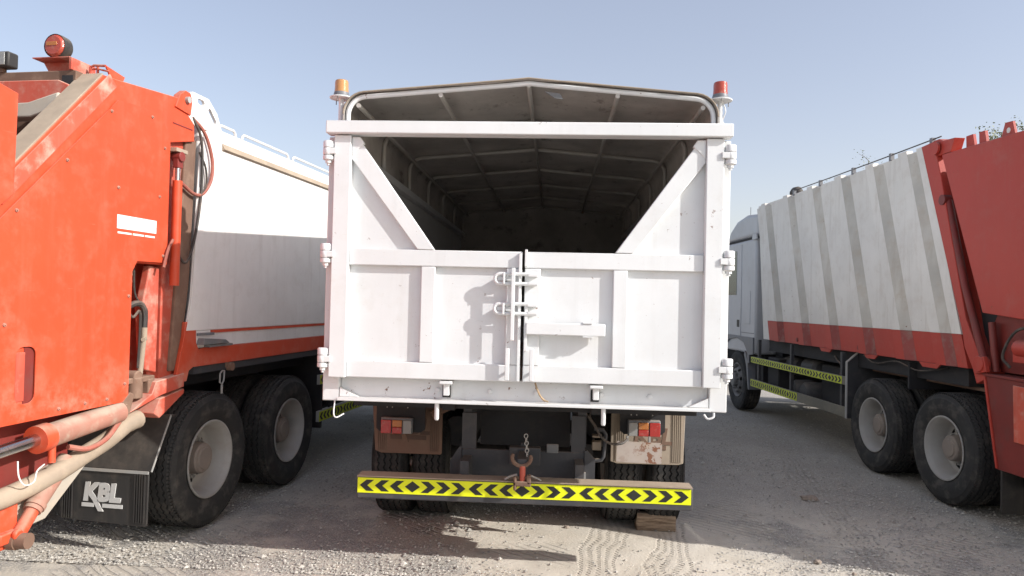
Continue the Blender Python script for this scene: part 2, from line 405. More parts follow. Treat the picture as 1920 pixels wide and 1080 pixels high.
def text_mesh(body, size, shear=0, offset=0, depth=.002):
    cu = bpy.data.curves.new('lettering', 'FONT'); cu.body = body; cu.size = size; cu.shear = shear; cu.offset = offset
    cu.extrude = depth; cu.resolution_u = 3; cu.align_x = 'LEFT'
    t = bpy.data.objects.new('lettering', cu); COL.objects.link(t)
    bpy.context.view_layer.update()
    me = bpy.data.meshes.new_from_object(t.evaluated_get(bpy.context.evaluated_depsgraph_get()))
    bpy.data.objects.remove(t); bpy.data.curves.remove(cu)
    return me

# ------------------------------------------------------------------ wheel prototypes (axle along x, outer face towards +x)
def wheel_proto(front=False, R=.52, w=.285):
    e = thing('wheel', 'wheel', 'wheel')
    hw = w / 2; g = .016
    pr = [(.29, -hw + .03), (.33, -hw + .008), (.41, -hw - .006), (.47, -hw + .004), (R - .018, -hw + .022), (R - .004, -hw + .040)]
    xs = [-.075, -.025, .025, .075]; zig = {}
    for x in xs:
        i = len(pr); pr += [(R, x - .0075), (R - g, x - .0045), (R - g, x + .0045), (R, x + .0075)]
        for q in range(4): zig[i + q] = .008
    pr += [(R - .004, hw - .040), (R - .018, hw - .022), (R - .022, hw - .014), (.47, hw - .004), (.462, hw + .002), (.41, hw + .006), (.36, hw), (.33, hw - .008), (.29, hw - .03)]
    b = MB().lathe(pr, seg=112, zig=zig)
    for k in range(112):                                   # shoulder lugs
        a = 2 * PI * k / 112; a2 = a + 2 * PI / 112 * .72
        for sgn in (-1, 1):
            x0, x1 = sgn * (hw - .036), sgn * (hw - .018)
            q = []
            for aa in (a, a2):
                for (r, x) in ((R - .010, x0), (R + .001, x0), (R - .010, x1), (R - .020, x1)):
                    q.append((x, r * math.cos(aa), r * math.sin(aa)))
            b.add(q, [(0, 1, 3, 2), (4, 6, 7, 5), (1, 5, 7, 3), (0, 4, 5, 1), (2, 3, 7, 6)])
    b.build('tyre', 'rubber', e, ang=30)
    f = hw - .012
    if front:
        pr = [(.285, -hw + .02), (.262, -.06), (.262, f - .03), (.292, f - .012), (.300, f), (.285, f + .002), (.262, f - .02), (.25, f - .045), (.235, f - .03), (.20, f + .018), (.165, f + .022), (.13, f + .022)]
        b = MB().lathe(pr, seg=48, skip=lambda k, j: j == 8 and k % 6 in (0, 1))
        b.build('rim', 'rim_dark', e)
        b = MB().lathe([(.128, f + .016), (.12, f + .07), (.10, f + .085), (.0, f + .09)], seg=24); hub = b.build('hub', 'rim_dark', e, ang=30)
        rad, fx = .150, f + .022
    else:
        pr = [(.285, -hw + .02), (.262, -.09), (.262, f - .035), (.290, f - .014), (.302, f - .004), (.300, f + .004), (.288, f + .003), (.270, f - .022), (.256, f - .04), (.250, f - .165), (.235, f - .188), (.215, f - .196), (.175, f - .188), (.165, f - .172), (.125, f - .170)]
        b = MB().lathe(pr, seg=60, skip=lambda k, j: j in (11,) and k % 6 in (0, 1, 2))
        b.build('rim', 'rim', e)
        b = MB().lathe([(.127, f - .172), (.122, f - .115), (.118, f - .07), (.108, f - .058), (.085, f - .055), (.08, f - .045), (.0, f - .042)], seg=24); b.build('hub', 'hub', e, ang=30)
        b = MB()
        b.lathe([(.24, f - .22), (.02, f - .22)], seg=24); b.build('brake_drum', 'dark', e)
        rad, fx = .148, f - .172
    nut = MB().tube([(-.01, 0, 0), (.022, 0, 0), (.0221, 0, 0), (.04, 0, 0)], [.016, .016, .010, .010], 6).build('wheel_nut', 'rim_dark' if front else 'rim', e)
    for k in range(10):
        a = 2 * PI * k / 10; q = nut if k == 0 else nut.copy()
        if k: COL.objects.link(q); q.parent = e
        q.location = (fx, rad * math.cos(a), rad * math.sin(a))
    return e
WR = wheel_proto(False); WF = wheel_proto(True)
def put_wheel(proto, truck, x, y, side, z=.52, rot=0., full=True):
    """a wheel is a part of its truck: tyre mesh with rim, hub and nuts below it"""
    parts = list(proto.children)
    ty = [c for c in parts if c.name.startswith('tyre')][0]
    t = ty.copy(); t.name = 'wheel'; COL.objects.link(t); t.parent = truck
    for k in ('label', 'category'):
        if k in t: del t[k]
    t.location = (x, y, z); t.rotation_euler = (rot, 0, 0 if side > 0 else PI)
    for c in parts:
        if c is ty or (not full and not c.name.startswith('rim')): continue
        d = c.copy(); COL.objects.link(d); d.parent = t
    return t
def wheels(truck, axles, front, shown=(-1, 1)):
    for y in axles:
        for s in (-1, 1):
            put_wheel(WR, truck, s * 1.095, y, s, rot=random.random() * 3, full=s in shown)
            put_wheel(WR, truck, s * .765, y, -s, rot=random.random() * 3, full=False)
        MB().cyl((-1.0, y, .52), (1.0, y, .52), .07).lathe([(.0, -.2), (.16, -.16), (.2, 0), (.16, .16), (.0, .2)], (0, y, .54), 'x', 16).build('axle', 'dark', truck)
    for y in front:
        for s in (-1, 1): put_wheel(WF, truck, s * 1.06, y, s, rot=random.random() * 3, full=s in shown)
        MB().box(-.95, .95, y - .05, y + .05, .42, .52).build('front_axle', 'dark', truck, .01)

def chevrons(b, a0, a1, z0, z1, put, groups, first=3, thick=.0015):
    """row of  <<< diamond >>>  groups between a0 and a1 (along the strip), z0..z1"""
    gw = (a1 - a0) / groups; h = z1 - z0
    def poly(pts):
        vs = [put(p[0], p[1], 0) for p in pts] + [put(p[0], p[1], thick) for p in pts]; n = len(pts)
        b.add(vs, [tuple(range(n))[::-1], tuple(range(n, 2 * n))] + [(i, (i + 1) % n, n + (i + 1) % n, n + i) for i in range(n)])
    zc = (z0 + z1) / 2; hh = h * .37
    for g in range(groups):
        g0 = a0 + g * gw; u = gw / 7.2; cx = g0 + gw / 2
        poly([(cx - u * .50, zc), (cx, zc - hh), (cx + u * .50, zc), (cx, zc + hh)])
        for k in range(3):
            for s in (-1, 1):
                tip = cx + s * u * (1.5 + k)
                # chevron pointing outward
                poly([(tip, zc), (tip - s * u * .45, zc + hh), (tip - s * u * .95, zc + hh), (tip - s * u * .50, zc), (tip - s * u * .95, zc - hh), (tip - s * u * .45, zc - hh)])

def tape_strip(parent, x0, x1, y, z0, z1, groups, mat='tape', sx=0, tilt=0):
    b = MB().box(x0, x1, y - .002, y, z0, z1); o = b.build('reflective_tape', mat, parent)
    c = MB(); chevrons(c, x0 + .005, x1 - .005, z0, z1, lambda a, z, t: (a, y - .002 - t, z), groups); c.build('chevron_print', 'print', o)
    return o
def tape_side(parent, xs, y0, y1, z0, z1, groups, mat='tape_dull'):
    s = 1 if xs > 0 else -1
    o = MB().box(min(xs, xs + s * .002), max(xs, xs + s * .002), y0, y1, z0, z1).build('reflective_tape', mat, parent)
    c = MB(); chevrons(c, y0 + .005, y1 - .005, z0, z1, lambda a, z, t: (xs + s * (.002 + t), a, z), groups); c.build('chevron_print', 'print', o)
    return o

# ------------------------------------------------------------------ ground
def make_ground():
    def lines(a, b, st, far):
        L = []; x = a
        while x < b + 1e-6: L.append(x); x += st
        d = st; x = b
        while x < far: d *= 1.5; x += d; L.append(x)
        d = st; x = a
        while x > -far: d *= 1.5; x -= d; L.insert(0, x)
        return L
    X = lines(-6, 6.5, .06, 700); Y = lines(-1.5, 9, .06, 700)
    vs = []
    for y in Y:
        for x in X:
            near = max(0, 1 - max(0, abs(x) - 6) / 6) * max(0, 1 - max(0, abs(y - 3.5) - 5) / 6)
            h = 0
            if near > 0:
                h = near * (.012 * noise.noise((x * .9, y * .9, 0)) + .006 * noise.noise((x * 3.1, y * 3.1, 4)) + .003 * noise.noise((x * 9, y * 9, 8))) - .008 * near
            vs.append((x, y, h))
    n = len(X)
    fs = [(j * n + i, j * n + i + 1, (j + 1) * n + i + 1, (j + 1) * n + i) for j in range(len(Y) - 1) for i in range(n - 1)]
    b = MB(); b.v = vs; b.f = fs
    return b.build('ground', 'ground', kind='structure', ang=80)
make_ground()

def make_gravel():
    b = MB(); n = 0
    shapes = []
    for k in range(12):
        random.seed(100 + k)
        shapes.append([Vector((random.uniform(.7, 1.2) * x, random.uniform(.7, 1.2) * y, random.uniform(.5, .9) * z)) for x, y, z in ((1, 0, 0), (0, 1, 0), (-1, 0, 0), (0, -1, 0), (.1, .1, 1), (0, 0, -.5))])
    fc = [(0, 1, 4), (1, 2, 4), (2, 3, 4), (3, 0, 4), (1, 0, 5), (2, 1, 5), (3, 2, 5), (0, 3, 5)]
    random.seed(5)
    while n < 60000:
        y = .2 + 9.5 * random.random() ** 1.7; x = random.uniform(-5, 6)
        dens = .5 + .8 * noise.noise((x * .55, y * .55, 2.2)) + .35 * noise.noise((x * 2, y * 2, 1))
        tr = math.exp(-(((x - .75) / 1.1) ** 4 + ((y - 1.0) / .75) ** 4))      # the driven, sandy strip is nearly bare
        if random.random() > dens * 1.1 * (1 - .85 * tr): continue
        r = .004 + .012 * random.random() ** 3.2
        if random.random() < .006: r *= 1.9
        a = random.random() * 6.28; c, s = math.cos(a) * r, math.sin(a) * r
        sh = shapes[n % 12]
        b.add([(x + v.x * c - v.y * s, y + v.x * s + v.y * c, v.z * r * .8 + .001) for v in sh], fc); n += 1
    b2 = bpy.data.meshes.new('gravel'); b2.from_pydata(b.v, [], b.f); b2.materials.append(M['pebble'])
    o = bpy.data.objects.new('gravel', b2); COL.objects.link(o)
    o['kind'] = 'stuff'; o['label'] = 'loose grey and pale gravel scattered over the sandy yard'; o['category'] = 'gravel'
make_gravel()

# ================================================================== CENTRE TRUCK (aligned with the world, rear doors at y = 0)
T = thing('tipper_truck', 'white truck seen from behind, tarpaulin-roofed body with closed V-cut rear doors, in the middle', 'truck')

# --- cargo body
for s in (-1, 1):
    b = MB().prism([(.17, 1.16), (6.2, 1.16), (6.2, 2.74), (.17, 2.74)], 'x', s * 1.20, s * 1.25)
    w = b.build('side_wall', 'white', T)
    for k in range(7):                                       # outside stakes
        y = .75 + k * .85
        MB().box(min(s * 1.2505, s * 1.265), max(s * 1.2505, s * 1.265), y - .04, y + .04, 1.2, 2.74).build('stake', 'white', w, .004)
    MB().box(min(s * 1.14, s * 1.262), max(s * 1.14, s * 1.262), .172, 6.2, 2.741, 2.80).build('top_rail', 'white', w, .006)
    # corner post
    MB().box(min(s * 1.155, s * 1.262), max(s * 1.155, s * 1.262), .052, .168, 1.15, 2.826).build('corner_post', 'white', T, .006)
MB().box(-1.198, 1.198, .17, 6.2, 1.165, 1.21).build('floor', 'rust', T)
MB().box(-1.198, 1.198, 6.15, 6.2, 1.212, 2.98).build('front_wall', 'tarp', T)

# --- bows, purlins and tarpaulin
def bow_path(y, off=0.):
    # legs, rounded corner, slope to the ridge
    zc, r = 2.985, .12
    L = [(-1.165 - off, y, 2.78)]
    slope = math.atan2(.115, 1.05)
    cx, cz = -1.165 + r, zc
    for i in range(8):
        a = PI - (PI / 2 - slope) * i / 7
        L.append((cx + (r + off) * math.cos(a), y, cz + (r + off) * math.sin(a)))
    x0, z0 = L[-1][0], L[-1][2]
    for i in range(1, 8):
        t = i / 8
        x = x0 * (1 - t); L.append((x, y, z0 + (3.195 + off - z0) * t - (.0 if off else 0)))
    full = L + [(0, y, 3.197 + off)] + [(-p[0], p[1], p[2]) for p in reversed(L)]
    return full
for k in range(7):
    y = .12 + k * 1.0
    MB().tube(bow_path(min(y, 6.1)), .0165, 8).build('roof_bow', 'white' if k == 0 else 'bow', T)
for x in (-1.10, -.565, 0, .565, 1.10):
    z = 3.06 if abs(x) > 1 else (3.197 - abs(x) * .115)
    MB().tube([(x, .12, z - .012), (x, 6.1, z - .012)], .015, 8).build('purlin', 'bow', T)
MB().prism([(-1.198, 2.79)] + [(p[0], p[2]) for p in bow_path(0, .034)[1:-1]] + [(1.198, 2.79)], 'y', 6.205, 6.22).build('front_gable', 'tarp', T)
def tarpaulin():
    NY = 62; vs = []; prof0 = bow_path(0, .021)
    n = len(prof0)
    for j in range(NY):
        y = .095 + (6.204 - .095) * j / (NY - 1)
        ph = ((y - .12) % 1.0)
        for i, p in enumerate(prof0):
            fac = max(0, 1 - (abs(p[0]) / .98) ** 4)
            sag = -.022 * math.sin(PI * ph) * fac
            wr = .012 * noise.noise((p[0] * 3.3, y * 3.3, 1.7)) * fac
            edge = .008 * noise.noise((p[0] * 7, 3, 3)) if j == 0 else 0
            vs.append((p[0], y + edge, p[2] + sag * .6 + wr + .003 if 2 < i < n - 3 else p[2]))
    fs = [(j * n + i, j * n + i + 1, (j + 1) * n + i + 1, (j + 1) * n + i) for j in range(NY - 1) for i in range(n - 1)]
    b = MB(); b.v = vs; b.f = fs
    o = b.build('tarpaulin', 'tarp', T, ang=80)
    m = o.modifiers.new('thickness', 'SOLIDIFY'); m.thickness = .006; m.offset = 1
    hem = MB().tube([(p[0], .088, p[2]) for p in bow_path(0, .024)[1:-1]], .006, 6).build('hem', 'rubber_tan', o)
    # torn flap hanging at the edge
    MB().prism([(.10, 3.15), (.20, 3.135), (.22, 3.10), (.17, 3.105)], 'y', .13, .136).build('torn_flap', 'grey', o)
    return o
tarpaulin()

# --- rear frame
MB().box(-1.254, 1.252, -.055, .05, 2.828, 2.908).build('top_bar', 'white_bar', T, .006)
beam = MB().box(-1.154, 1.154, .09, .15, 1.16, 1.306).build('bottom_beam', 'white', T, .004)
MB().box(-1.154, 1.154, .0, .09, 1.158, 1.176).build('lip', 'white', beam, .003)
for s in (-1, 1):
    MB().prism([(s * 1.15, 1.178), (s * 1.03, 1.178), (s * 1.15, 1.235)], 'y', .05, .088).build('gusset', 'white', beam)
for x, z in ((-.53, 1.232), (-.20, 1.232), (.09, 1.232), (.50, 1.232), (.8, 1.232)):
    MB().tube([(x, .092, z), (x, .08, z), (x, .077, z)], [.015, .015, .009], 10).build('bolt', 'white', beam)
for x in (-.47, .462):
    MB().box(x - .018, x + .018, .03, .086, 1.205, 1.285).box(x - .04, x + .04, .0, .086, 1.279, 1.298).build('latch_bracket', 'white', beam, .004)
    MB().box(x - .03, x + .022, .082, .0895, 1.188, 1.262).build('latch_slot', 'dark', beam)
for x in (-.525, .51):
    MB().tube([(x, .03, 1.162), (x, .03, 1.06), (x, .03, 1.052)], [.0145, .0145, .010], 10).build('drop_rod', 'white', T)
MB().tube(curve([(-1.17, .02, 1.16), (-1.17, .0, 1.08), (-1.15, -.01, 1.055), (-1.11, .02, 1.075)]), .0045, 6).build('wire_hook', 'white', T)
MB().tube(curve([(1.18, .03, 1.15), (1.175, .02, 1.125), (1.14, .02, 1.115), (1.12, .03, 1.14)]), .007, 6).build('wire_hook', 'white', T)
MB().tube(curve([(.085, .045, 1.30), (.10, .03, 1.26), (.12, .03, 1.22), (.15, .03, 1.19)]), .006, 6).tube(curve([(.11, .03, 1.235), (.135, .025, 1.2), (.17, .02, 1.188)]), .005, 6).build('rope', 'rope', T)

# --- rear doors
def door(s):
    X = lambda v: s * v
    P = lambda pts: [(s * x, z) for x, z in pts]
    edge = .006 if s > 0 else .010
    d = MB().prism(P([(edge + .004, 1.312), (1.198, 1.312), (1.198, 2.815), (1.06, 2.815), (1.055, 2.80), (.565, 2.108), (edge + .004, 2.106)]), 'y', .032, .040)
    D = d.build('rear_door', 'white', T)
    def rail(pts, y0, name='rail', y1=.032): return MB().prism(P(pts), 'y', y0, y1).build(name, 'white', D, .005)
    rail([(1.100, 1.305), (1.207, 1.305), (1.207, 2.822), (1.100, 2.822)], -.022, 'hinge_stile', .0315)
    rail([(edge, 1.307), (1.0985, 1.307), (1.0985, 1.409), (edge, 1.409)], .0, 'bottom_rail')
    rail([(edge, 2.010), (1.0985, 2.010), (1.0985, 2.112), (edge, 2.112)], .0015, 'top_rail')
    rail([(.552, 1.4105), (.640, 1.4105), (.640, 2.0085), (.552, 2.0085)], .0005, 'middle_stile')
    rail([(edge + .001, 1.4105), (.105, 1.4105), (.105, 2.0085), (edge + .001, 2.0085)], .001, 'closing_stile')
    rail([(.559, 2.1135), (.668, 2.1135), (1.0985, 2.676), (1.0985, 2.80), (1.052, 2.80)], -.001, 'diagonal_brace')
    rail([(1.098, 2.70), (1.098, 2.815), (1.046, 2.815), (1.02, 2.775)], -.008, 'gusset')
    # hinges
    for zc in (2.722, 2.075, 1.42):
        h = MB()
        h.lathe([(.0, .066), (.030, .066), (.036, .060), (.036, .024), (.030, .022)], (X(1.246), .0, zc), 'z', 16)
        h.lathe([(.033, .020), (.036, .016), (.036, -.020), (.033, -.024)], (X(1.246), .0, zc), 'z', 16)
        h.lathe([(.030, -.026), (.036, -.028), (.036, -.052), (.028, -.056), (.0, -.056)], (X(1.246), .0, zc), 'z', 16)
        hg = h.build('hinge', 'white', D, ang=50)
        MB().box(min(X(1.19), X(1.246)), max(X(1.19), X(1.246)), -.034, -.0225, zc - .02, zc + .018).build('strap', 'white', hg, .003)
        MB().tube([(X(1.246), 0, zc - .056), (X(1.246), 0, zc - .074), (X(1.246), 0, zc - .075), (X(1.246), 0, zc - .088)], [.021, .021, .012, .012], 8).build('pin', 'white', hg)
    return D
DL = door(-1); DR = door(1)
# latch across the split
lt = MB()
for z0, z1 in ((1.972, 1.912), (1.788, 1.728)):
    c = (z0 + z1) / 2; r = (z0 - z1) / 2
    pts = [(.085, -.028, z0), (-.145, -.028, z0)] + [(-.145 - r * math.sin(PI * i / 8), -.028, c + r * math.cos(PI * i / 8)) for i in range(1, 8)] + [(-.145, -.028, z1), (.085, -.028, z1)]
    lt.tube(pts, .0115, 8)
LT = lt.build('latch_loops', 'white', DL)
for z in (1.944, 1.757):
    MB().box(-.16, -.055, -.022, .031, z - .014, z + .014).build('lug', 'white', LT, .003)
    MB().box(-.125, -.112, -.05, .031, z - .035, z + .035).build('lug', 'white', LT, .003)
MB().box(-.072, -.050, -.062, -.040, 1.565, 2.008).build('locking_bar', 'white', DL, .003)
for z in (1.965, 1.915, 1.78, 1.735):
    MB().box(.03, .088, -.040, .0, z - .008, z + .008).build('keeper', 'white', DR, .002)
MB().box(.012, .030, -.030, .0, 1.50, 1.80).build('keeper_plate', 'white', DR, .002)
lev = MB().box(.022, .506, -.046, -.001, 1.602, 1.677).build('lever_bar', 'white', DR, .006)
MB().box(.37, .43, -.052, .031, 1.6775, 1.684).box(.37, .43, -.05, .031, 1.594, 1.6015).box(.418, .424, -.03, .0, 1.57, 1.594).build('lever_bracket', 'white', lev)
for x, D in ((-.088, DL), (.062, DR)):
    MB().box(x - .013, x + .013, -.046, -.022, 1.318, 1.515).build('stay_rod', 'white', D, .004)
    MB().box(x - .006, x + .006, -.022, .0, 1.36, 1.375).build('stay_lug', 'white', D)
MB().box(-.030, -.012, -.024, .0, 1.312, 2.10).build('cover_strip', 'white', DL, .003)
MB().box(.006, .022, -.020, .0, 2.02, 2.125).build('tab', 'white', DR, .002)

# --- beacons on posts
for x, mt, lab in ((-1.222, 'lens_orange', 'amber beacon'), (1.212, 'lens_beacon_red', 'red beacon')):
    yb = .15
    p = MB().cyl((x, yb, 2.83), (x, yb, 3.098), .0165, seg=12).build('beacon_post', 'white', T)
    MB().lathe([(.0, 3.096), (.074, 3.098), (.076, 3.103), (.074, 3.106), (.0, 3.107)], (x, yb, 0), 'z', 28).build('beacon_plate', 'white', p)
    MB().lathe([(.0, 3.107), (.050, 3.107), (.052, 3.118), (.047, 3.138), (.044, 3.140)], (x, yb, 0), 'z', 24).build('beacon_base', 'cab_grey', p)
    MB().lathe([(.046, 3.137), (.0455, 3.15), (.044, 3.17), (.044, 3.20), (.041, 3.214), (.036, 3.218), (.0, 3.219)], (x, yb, 0), 'z', 24).build('beacon_lens', mt, p, label=lab + ' lens')
    b = MB()
    for a in (.4, 2.4, 4.6): b.cyl((x + .062 * math.cos(a), yb + .062 * math.sin(a), 3.07), (x + .062 * math.cos(a), yb + .062 * math.sin(a), 3.112), .003, seg=6)
    b.build('beacon_screws', 'grey', p)
    MB().tube(curve([(x + .012, yb, 3.10), (x + .03, yb - .02, 3.03), (x + .018, yb, 2.97), (x + .06, yb, 2.93)]), .004, 6).build('beacon_cable', 'white', p)
    MB().cyl((x, yb, 2.92), (x * .955, yb, 3.03), .010, seg=8).cyl((x * 1.06, yb, 2.905), (x, yb, 2.95), .008, seg=8).build('beacon_stay', 'white', p)

# --- running gear
for s in (-1, 1):
    MB().prism([(.72, .78), (8.2, .78), (8.2, 1.06), (.72, 1.06)], 'x', s * .38, s * .44).build('chassis_rail', 'chassis', T)
    MB().box(min(s * .45, s * .53), max(s * .45, s * .53), .3, 6.2, 1.075, 1.158).build('body_runner', 'dark', T)
for y in (.35, 1.2, 2.0, 2.8, 3.6, 4.4, 5.2):
    MB().box(-1.14, 1.14, y, y + .06, 1.08, 1.156).build('floor_bearer', 'dark', T)
wheels(T, (1.74, 3.09), (6.9,), ())
for y in (1.74, 3.09):
    for s in (-1, 1): MB().box(s * .48 - .04, s * .48 + .04, y - .5, y + .5, .60, .70).build('leaf_spring', 'dark', T)
# rear cross plate with opening
cp = MB().box(-.445, .43, .70, .73, .555, .745).build('cross_plate', 'chassis', T, .006)
MB().box(-.445, -.343, .701, .731, .7455, 1.0).build('upright', 'chassis', cp)
MB().box(.335, .43, .701, .731, .7455, 1.0).build('upright', 'chassis', cp)
MB().prism([(.43, .54), (.505, .54), (.505, .70), (.45, .76), (.43, .76)], 'y', .69, .72).build('wing_plate', 'chassis', cp)
MB().prism([(-.445, .54), (-.525, .54), (-.525, .66), (-.46, .76), (-.445, .76)], 'y', .69, .72).build('wing_plate', 'chassis', cp)
for x in (-.4325, .4325): MB().box(x - .0075, x + .0075, .655, .70, .545, .61).build('stiffener', 'bare', cp)
MB().box(-.342, .334, 1.0, 1.04, .72, 1.05).build('inner_cross_member', 'dark', T)
MB().box(.16, .245, .685, .6985, .735, .80).build('stop_plate', 'grey', cp, .006)
MB().prism([(-.04, .735), (.03, .735), (.03, .80), (-.02, .80)], 'y', .685, .6985).build('stop_plate', 'chassis', cp, .004)
# bumper
bp = MB().box(-1.112, 1.130, .375, .50, .452, .600).build('underrun_bumper', 'chassis', T, .008)
MB().box(-1.108, 1.126, .362, .498, .6005, .608).build('top_plate', 'dusty', bp)
tape_strip(bp, -1.105, 1.118, .3735, .492, .593, 3)
for x in (-.40, .39): MB().box(x - .03, x + .03, .50, .70, .46, .70).build('bumper_arm', 'chassis', bp)
# towing jaw
hk = MB()
hk.tube([(.0 + .062 * math.cos(math.radians(a)), .33, .772 + .055 * math.sin(math.radians(a))) for a in range(-205, 26, 15)], [.008] + [.013] * 14 + [.008], 8)
HK = hk.build('towing_jaw', 'rust', T)
MB().cyl((.008, .33, .60), (.008, .33, .72), .019, seg=12).build('red_pin', 'red_dusty', HK)
MB().box(-.05, .065, .30, .36, .588, .622).box(.035, .065, .30, .36, .60, .66).box(-.05, -.03, .30, .36, .56, .65).build('pin_base', 'rust', HK, .008)
MB().box(-.10, .12, .62, .699, .66, .78).box(-.03, .04, .34, .63, .70, .76).build('jaw_mount', 'chassis', HK, .006)
b = MB()
for k in range(6):
    c = Vector((.035 - .002 * k, .36, .79 + .024 * k)); r = .012
    b.tube([c + Vector((r * math.cos(a) * (1 if k % 2 else .25), r * math.cos(a) * (.25 if k % 2 else 1), r * 1.25 * math.sin(a))) for a in [i * PI / 4 for i in range(8)]], .0035, 5, closed=True)
b.build('chain', 'bare', HK)
MB().tube(curve([(-.03, .33, .66), (-.075, .36, .64), (-.11, .38, .615)]), .008, 6).tube(curve([(.06, .36, .65), (.10, .38, .63), (.13, .39, .612)]), .006, 6).build('chain_end', 'bare', HK)

# mud flaps, lamps
def mud_flap(s, mat):
    y = 1.14
    x0, x1 = (-1.20, -.655) if s < 0 else (.648, 1.212)
    z0 = .60 if s < 0 else .585
    poly = [(x0 + .02, z0 + .02), (x0 + .07, z0), (x1 - .01, z0), (x1, z0 + .01), (x1, 1.02), (x0 - .01, 1.02)]
    if s > 0: poly = [(x0, z0 + .012), (x0 + .05, z0 - .004), (x1 - .05, z0), (x1 - .012, z0 + .012), (x1, 1.02), (x0, 1.02)]
    F = MB().prism(poly, 'y', y, y + .014).build('mud_flap', mat, T, .004)
    for k in range(5):
        for xs in (x0 + .042 + k * .015, x1 - .032 - k * .015):
            MB().box(xs - .003, xs + .003, y - .007, y, z0 + .022, .996).build('flap_rib', mat, F)
    me = text_mesh('KBL', .17, .15, .006)
    me.materials.append(M['mark_brown' if s < 0 else 'rubber_brown'])
    t = bpy.data.objects.new('raised_letters', me); COL.objects.link(t); t.parent = F
    t.location = ((x0 + .16) if s < 0 else (x0 + .17), y - .002, z0 + .155); t.rotation_euler = (PI / 2, 0, 0)
    ux = x0 + .14
    MB().box(ux, ux + .085, y - .005, y, z0 + .11, z0 + .142).box(ux + .125, ux + .28, y - .005, y, z0 + .11, z0 + .142).build('raised_underline', 'mark_brown' if s < 0 else 'rubber_brown', F)
    MB().prism([(ux + .075, z0 + .175), (ux + .11, z0 + .175), (ux + .145, z0 + .09), (ux + .11, z0 + .09)], 'y', y - .007, y).build('raised_slash', mat, F)
    MB().box(x0, x1, y + .015, y + .05, .98, 1.06).build('flap_hanger', 'dark', F)
    return F
mud_flap(-1, 'rubber_brown'); mud_flap(1, 'rubber_tan')
def lamp(s):
    x0, x1 = (-1.084, -.847) if s < 0 else (.753, .99)
    dz = 0 if s < 0 else .04
    z0, z1 = .795 + dz, .902 + dz
    bx0, bx1 = (-1.13, -.76) if s < 0 else (.70, 1.03)
    br = MB().prism([(bx0, 1.05), (bx0, z0 + .03), (bx0 + .03, z0 + .005), (bx1 - .03, z0 + .005), (bx1, z0 + .03), (bx1, 1.05)], 'y', .955, .975).build('lamp_bracket', 'dark', T)
    MB().box(bx0 + .02, bx1 - .02, .95, 1.25, 1.02, 1.06).build('bracket_arm', 'dark', br)
    hs = MB().box(x0, x1, .905, .954, z0, z1 + .012).build('tail_lamp', 'cab_grey', br, .008)
    w = (x1 - x0)
    order = [('lens_red', 0, .36), ('amber_red', .36, .70), ('lens_clear', .70, 1.0)]
    for nm, a, c in order:
        if s > 0: a, c = 1 - c, 1 - a
        xa, xb = x0 + w * a + .004, x0 + w * c - .004
        if nm == 'amber_red':
            zm = z0 + (z1 - z0) * .48
            MB().box(xa, xb, .886, .905, z0 + .004, zm - .001).build('stop_lens', 'lens_red', hs, .004)
            MB().box(xa, xb, .888, .905, zm + .001, z1 - .004).build('indicator_lens', 'lens_amber', hs, .004)
        elif nm == 'lens_clear': MB().box(xa, xb, .888, .905, z0 + .004, z1 - .004).build('reversing_lens', nm, hs, .004)
        else: MB().box(xa, xb, .887, .905, z0 + .004, z1 - .004).build('tail_lens', nm, hs, .004)
    b = MB()
    for dx in (.05, .09, w - .03): b.cyl((bx0 + dx + .03, .956, .985), (bx0 + dx + .03, .95, .985), .005, seg=8)
    b.build('screws', 'bare', br)
lamp(-1); lamp(1)
pl = MB().prism([(.668, .655), (.985, .648), (.995, .656), (.997, .79), (.985, .80), (.672, .805)], 'y', .862, .866).build('rusty_plate', M['rust'], T)
MB().box(.74, .755, .866, .905, .79, .84).box(.90, .915, .866, .905, .79, .84).build('plate_bracket', 'bare', pl)
# rusted, once white face of that plate
pm = paint('flaking_white_plate', (.46, .40, .36), .7, .75, .6, 2.2, bump=.2, top=.2, seed=31, rust=(.22, .10, .06)); pl.data.materials[0] = pm
# pipes, wires and suspension pieces
MB().tube(curve([(.43, .75, 1.02), (.50, .72, .93), (.55, .74, .85), (.62, .78, .80), (.70, .80, .80), (.745, .85, .825)]), .009, 6).tube(curve([(.50, .9, 1.05), (.47, .85, .98), (.52, .86, .90), (.55, .9, .82)]), .007, 6).build('cable', 'hose', T)
MB().tube([(.50, .80, .90), (.565, .80, .89), (.585, .80, .86), (.57, .80, .70), (.555, .80, .675), (.51, .80, .67)], .014, 8).build('anchor_loop', 'chassis', T)
MB().box(.49, .56, .82, .90, .83, .845).build('shackle', 'dusty', T, .004)
MB().box(.49, .555, .82, .90, .74, .80).build('shackle', 'dusty', T, .004)
MB().box(.50, .545, .80, .84, .665, .68).build('shackle', 'dusty', T, .004)
MB().cyl((-.72, 1.0, .93), (-.48, 1.1, 1.04), .03, seg=12).build('exhaust_pipe', 'rust', T)
MB().cyl((-.56, 2.4, .75), (-.56, 1.35, .75), .12, seg=18).build('air_tank', 'dark', T)
MB().cyl((.56, 2.4, .8), (.56, 1.5, .8), .1, seg=18).build('air_tank', 'dark', T)
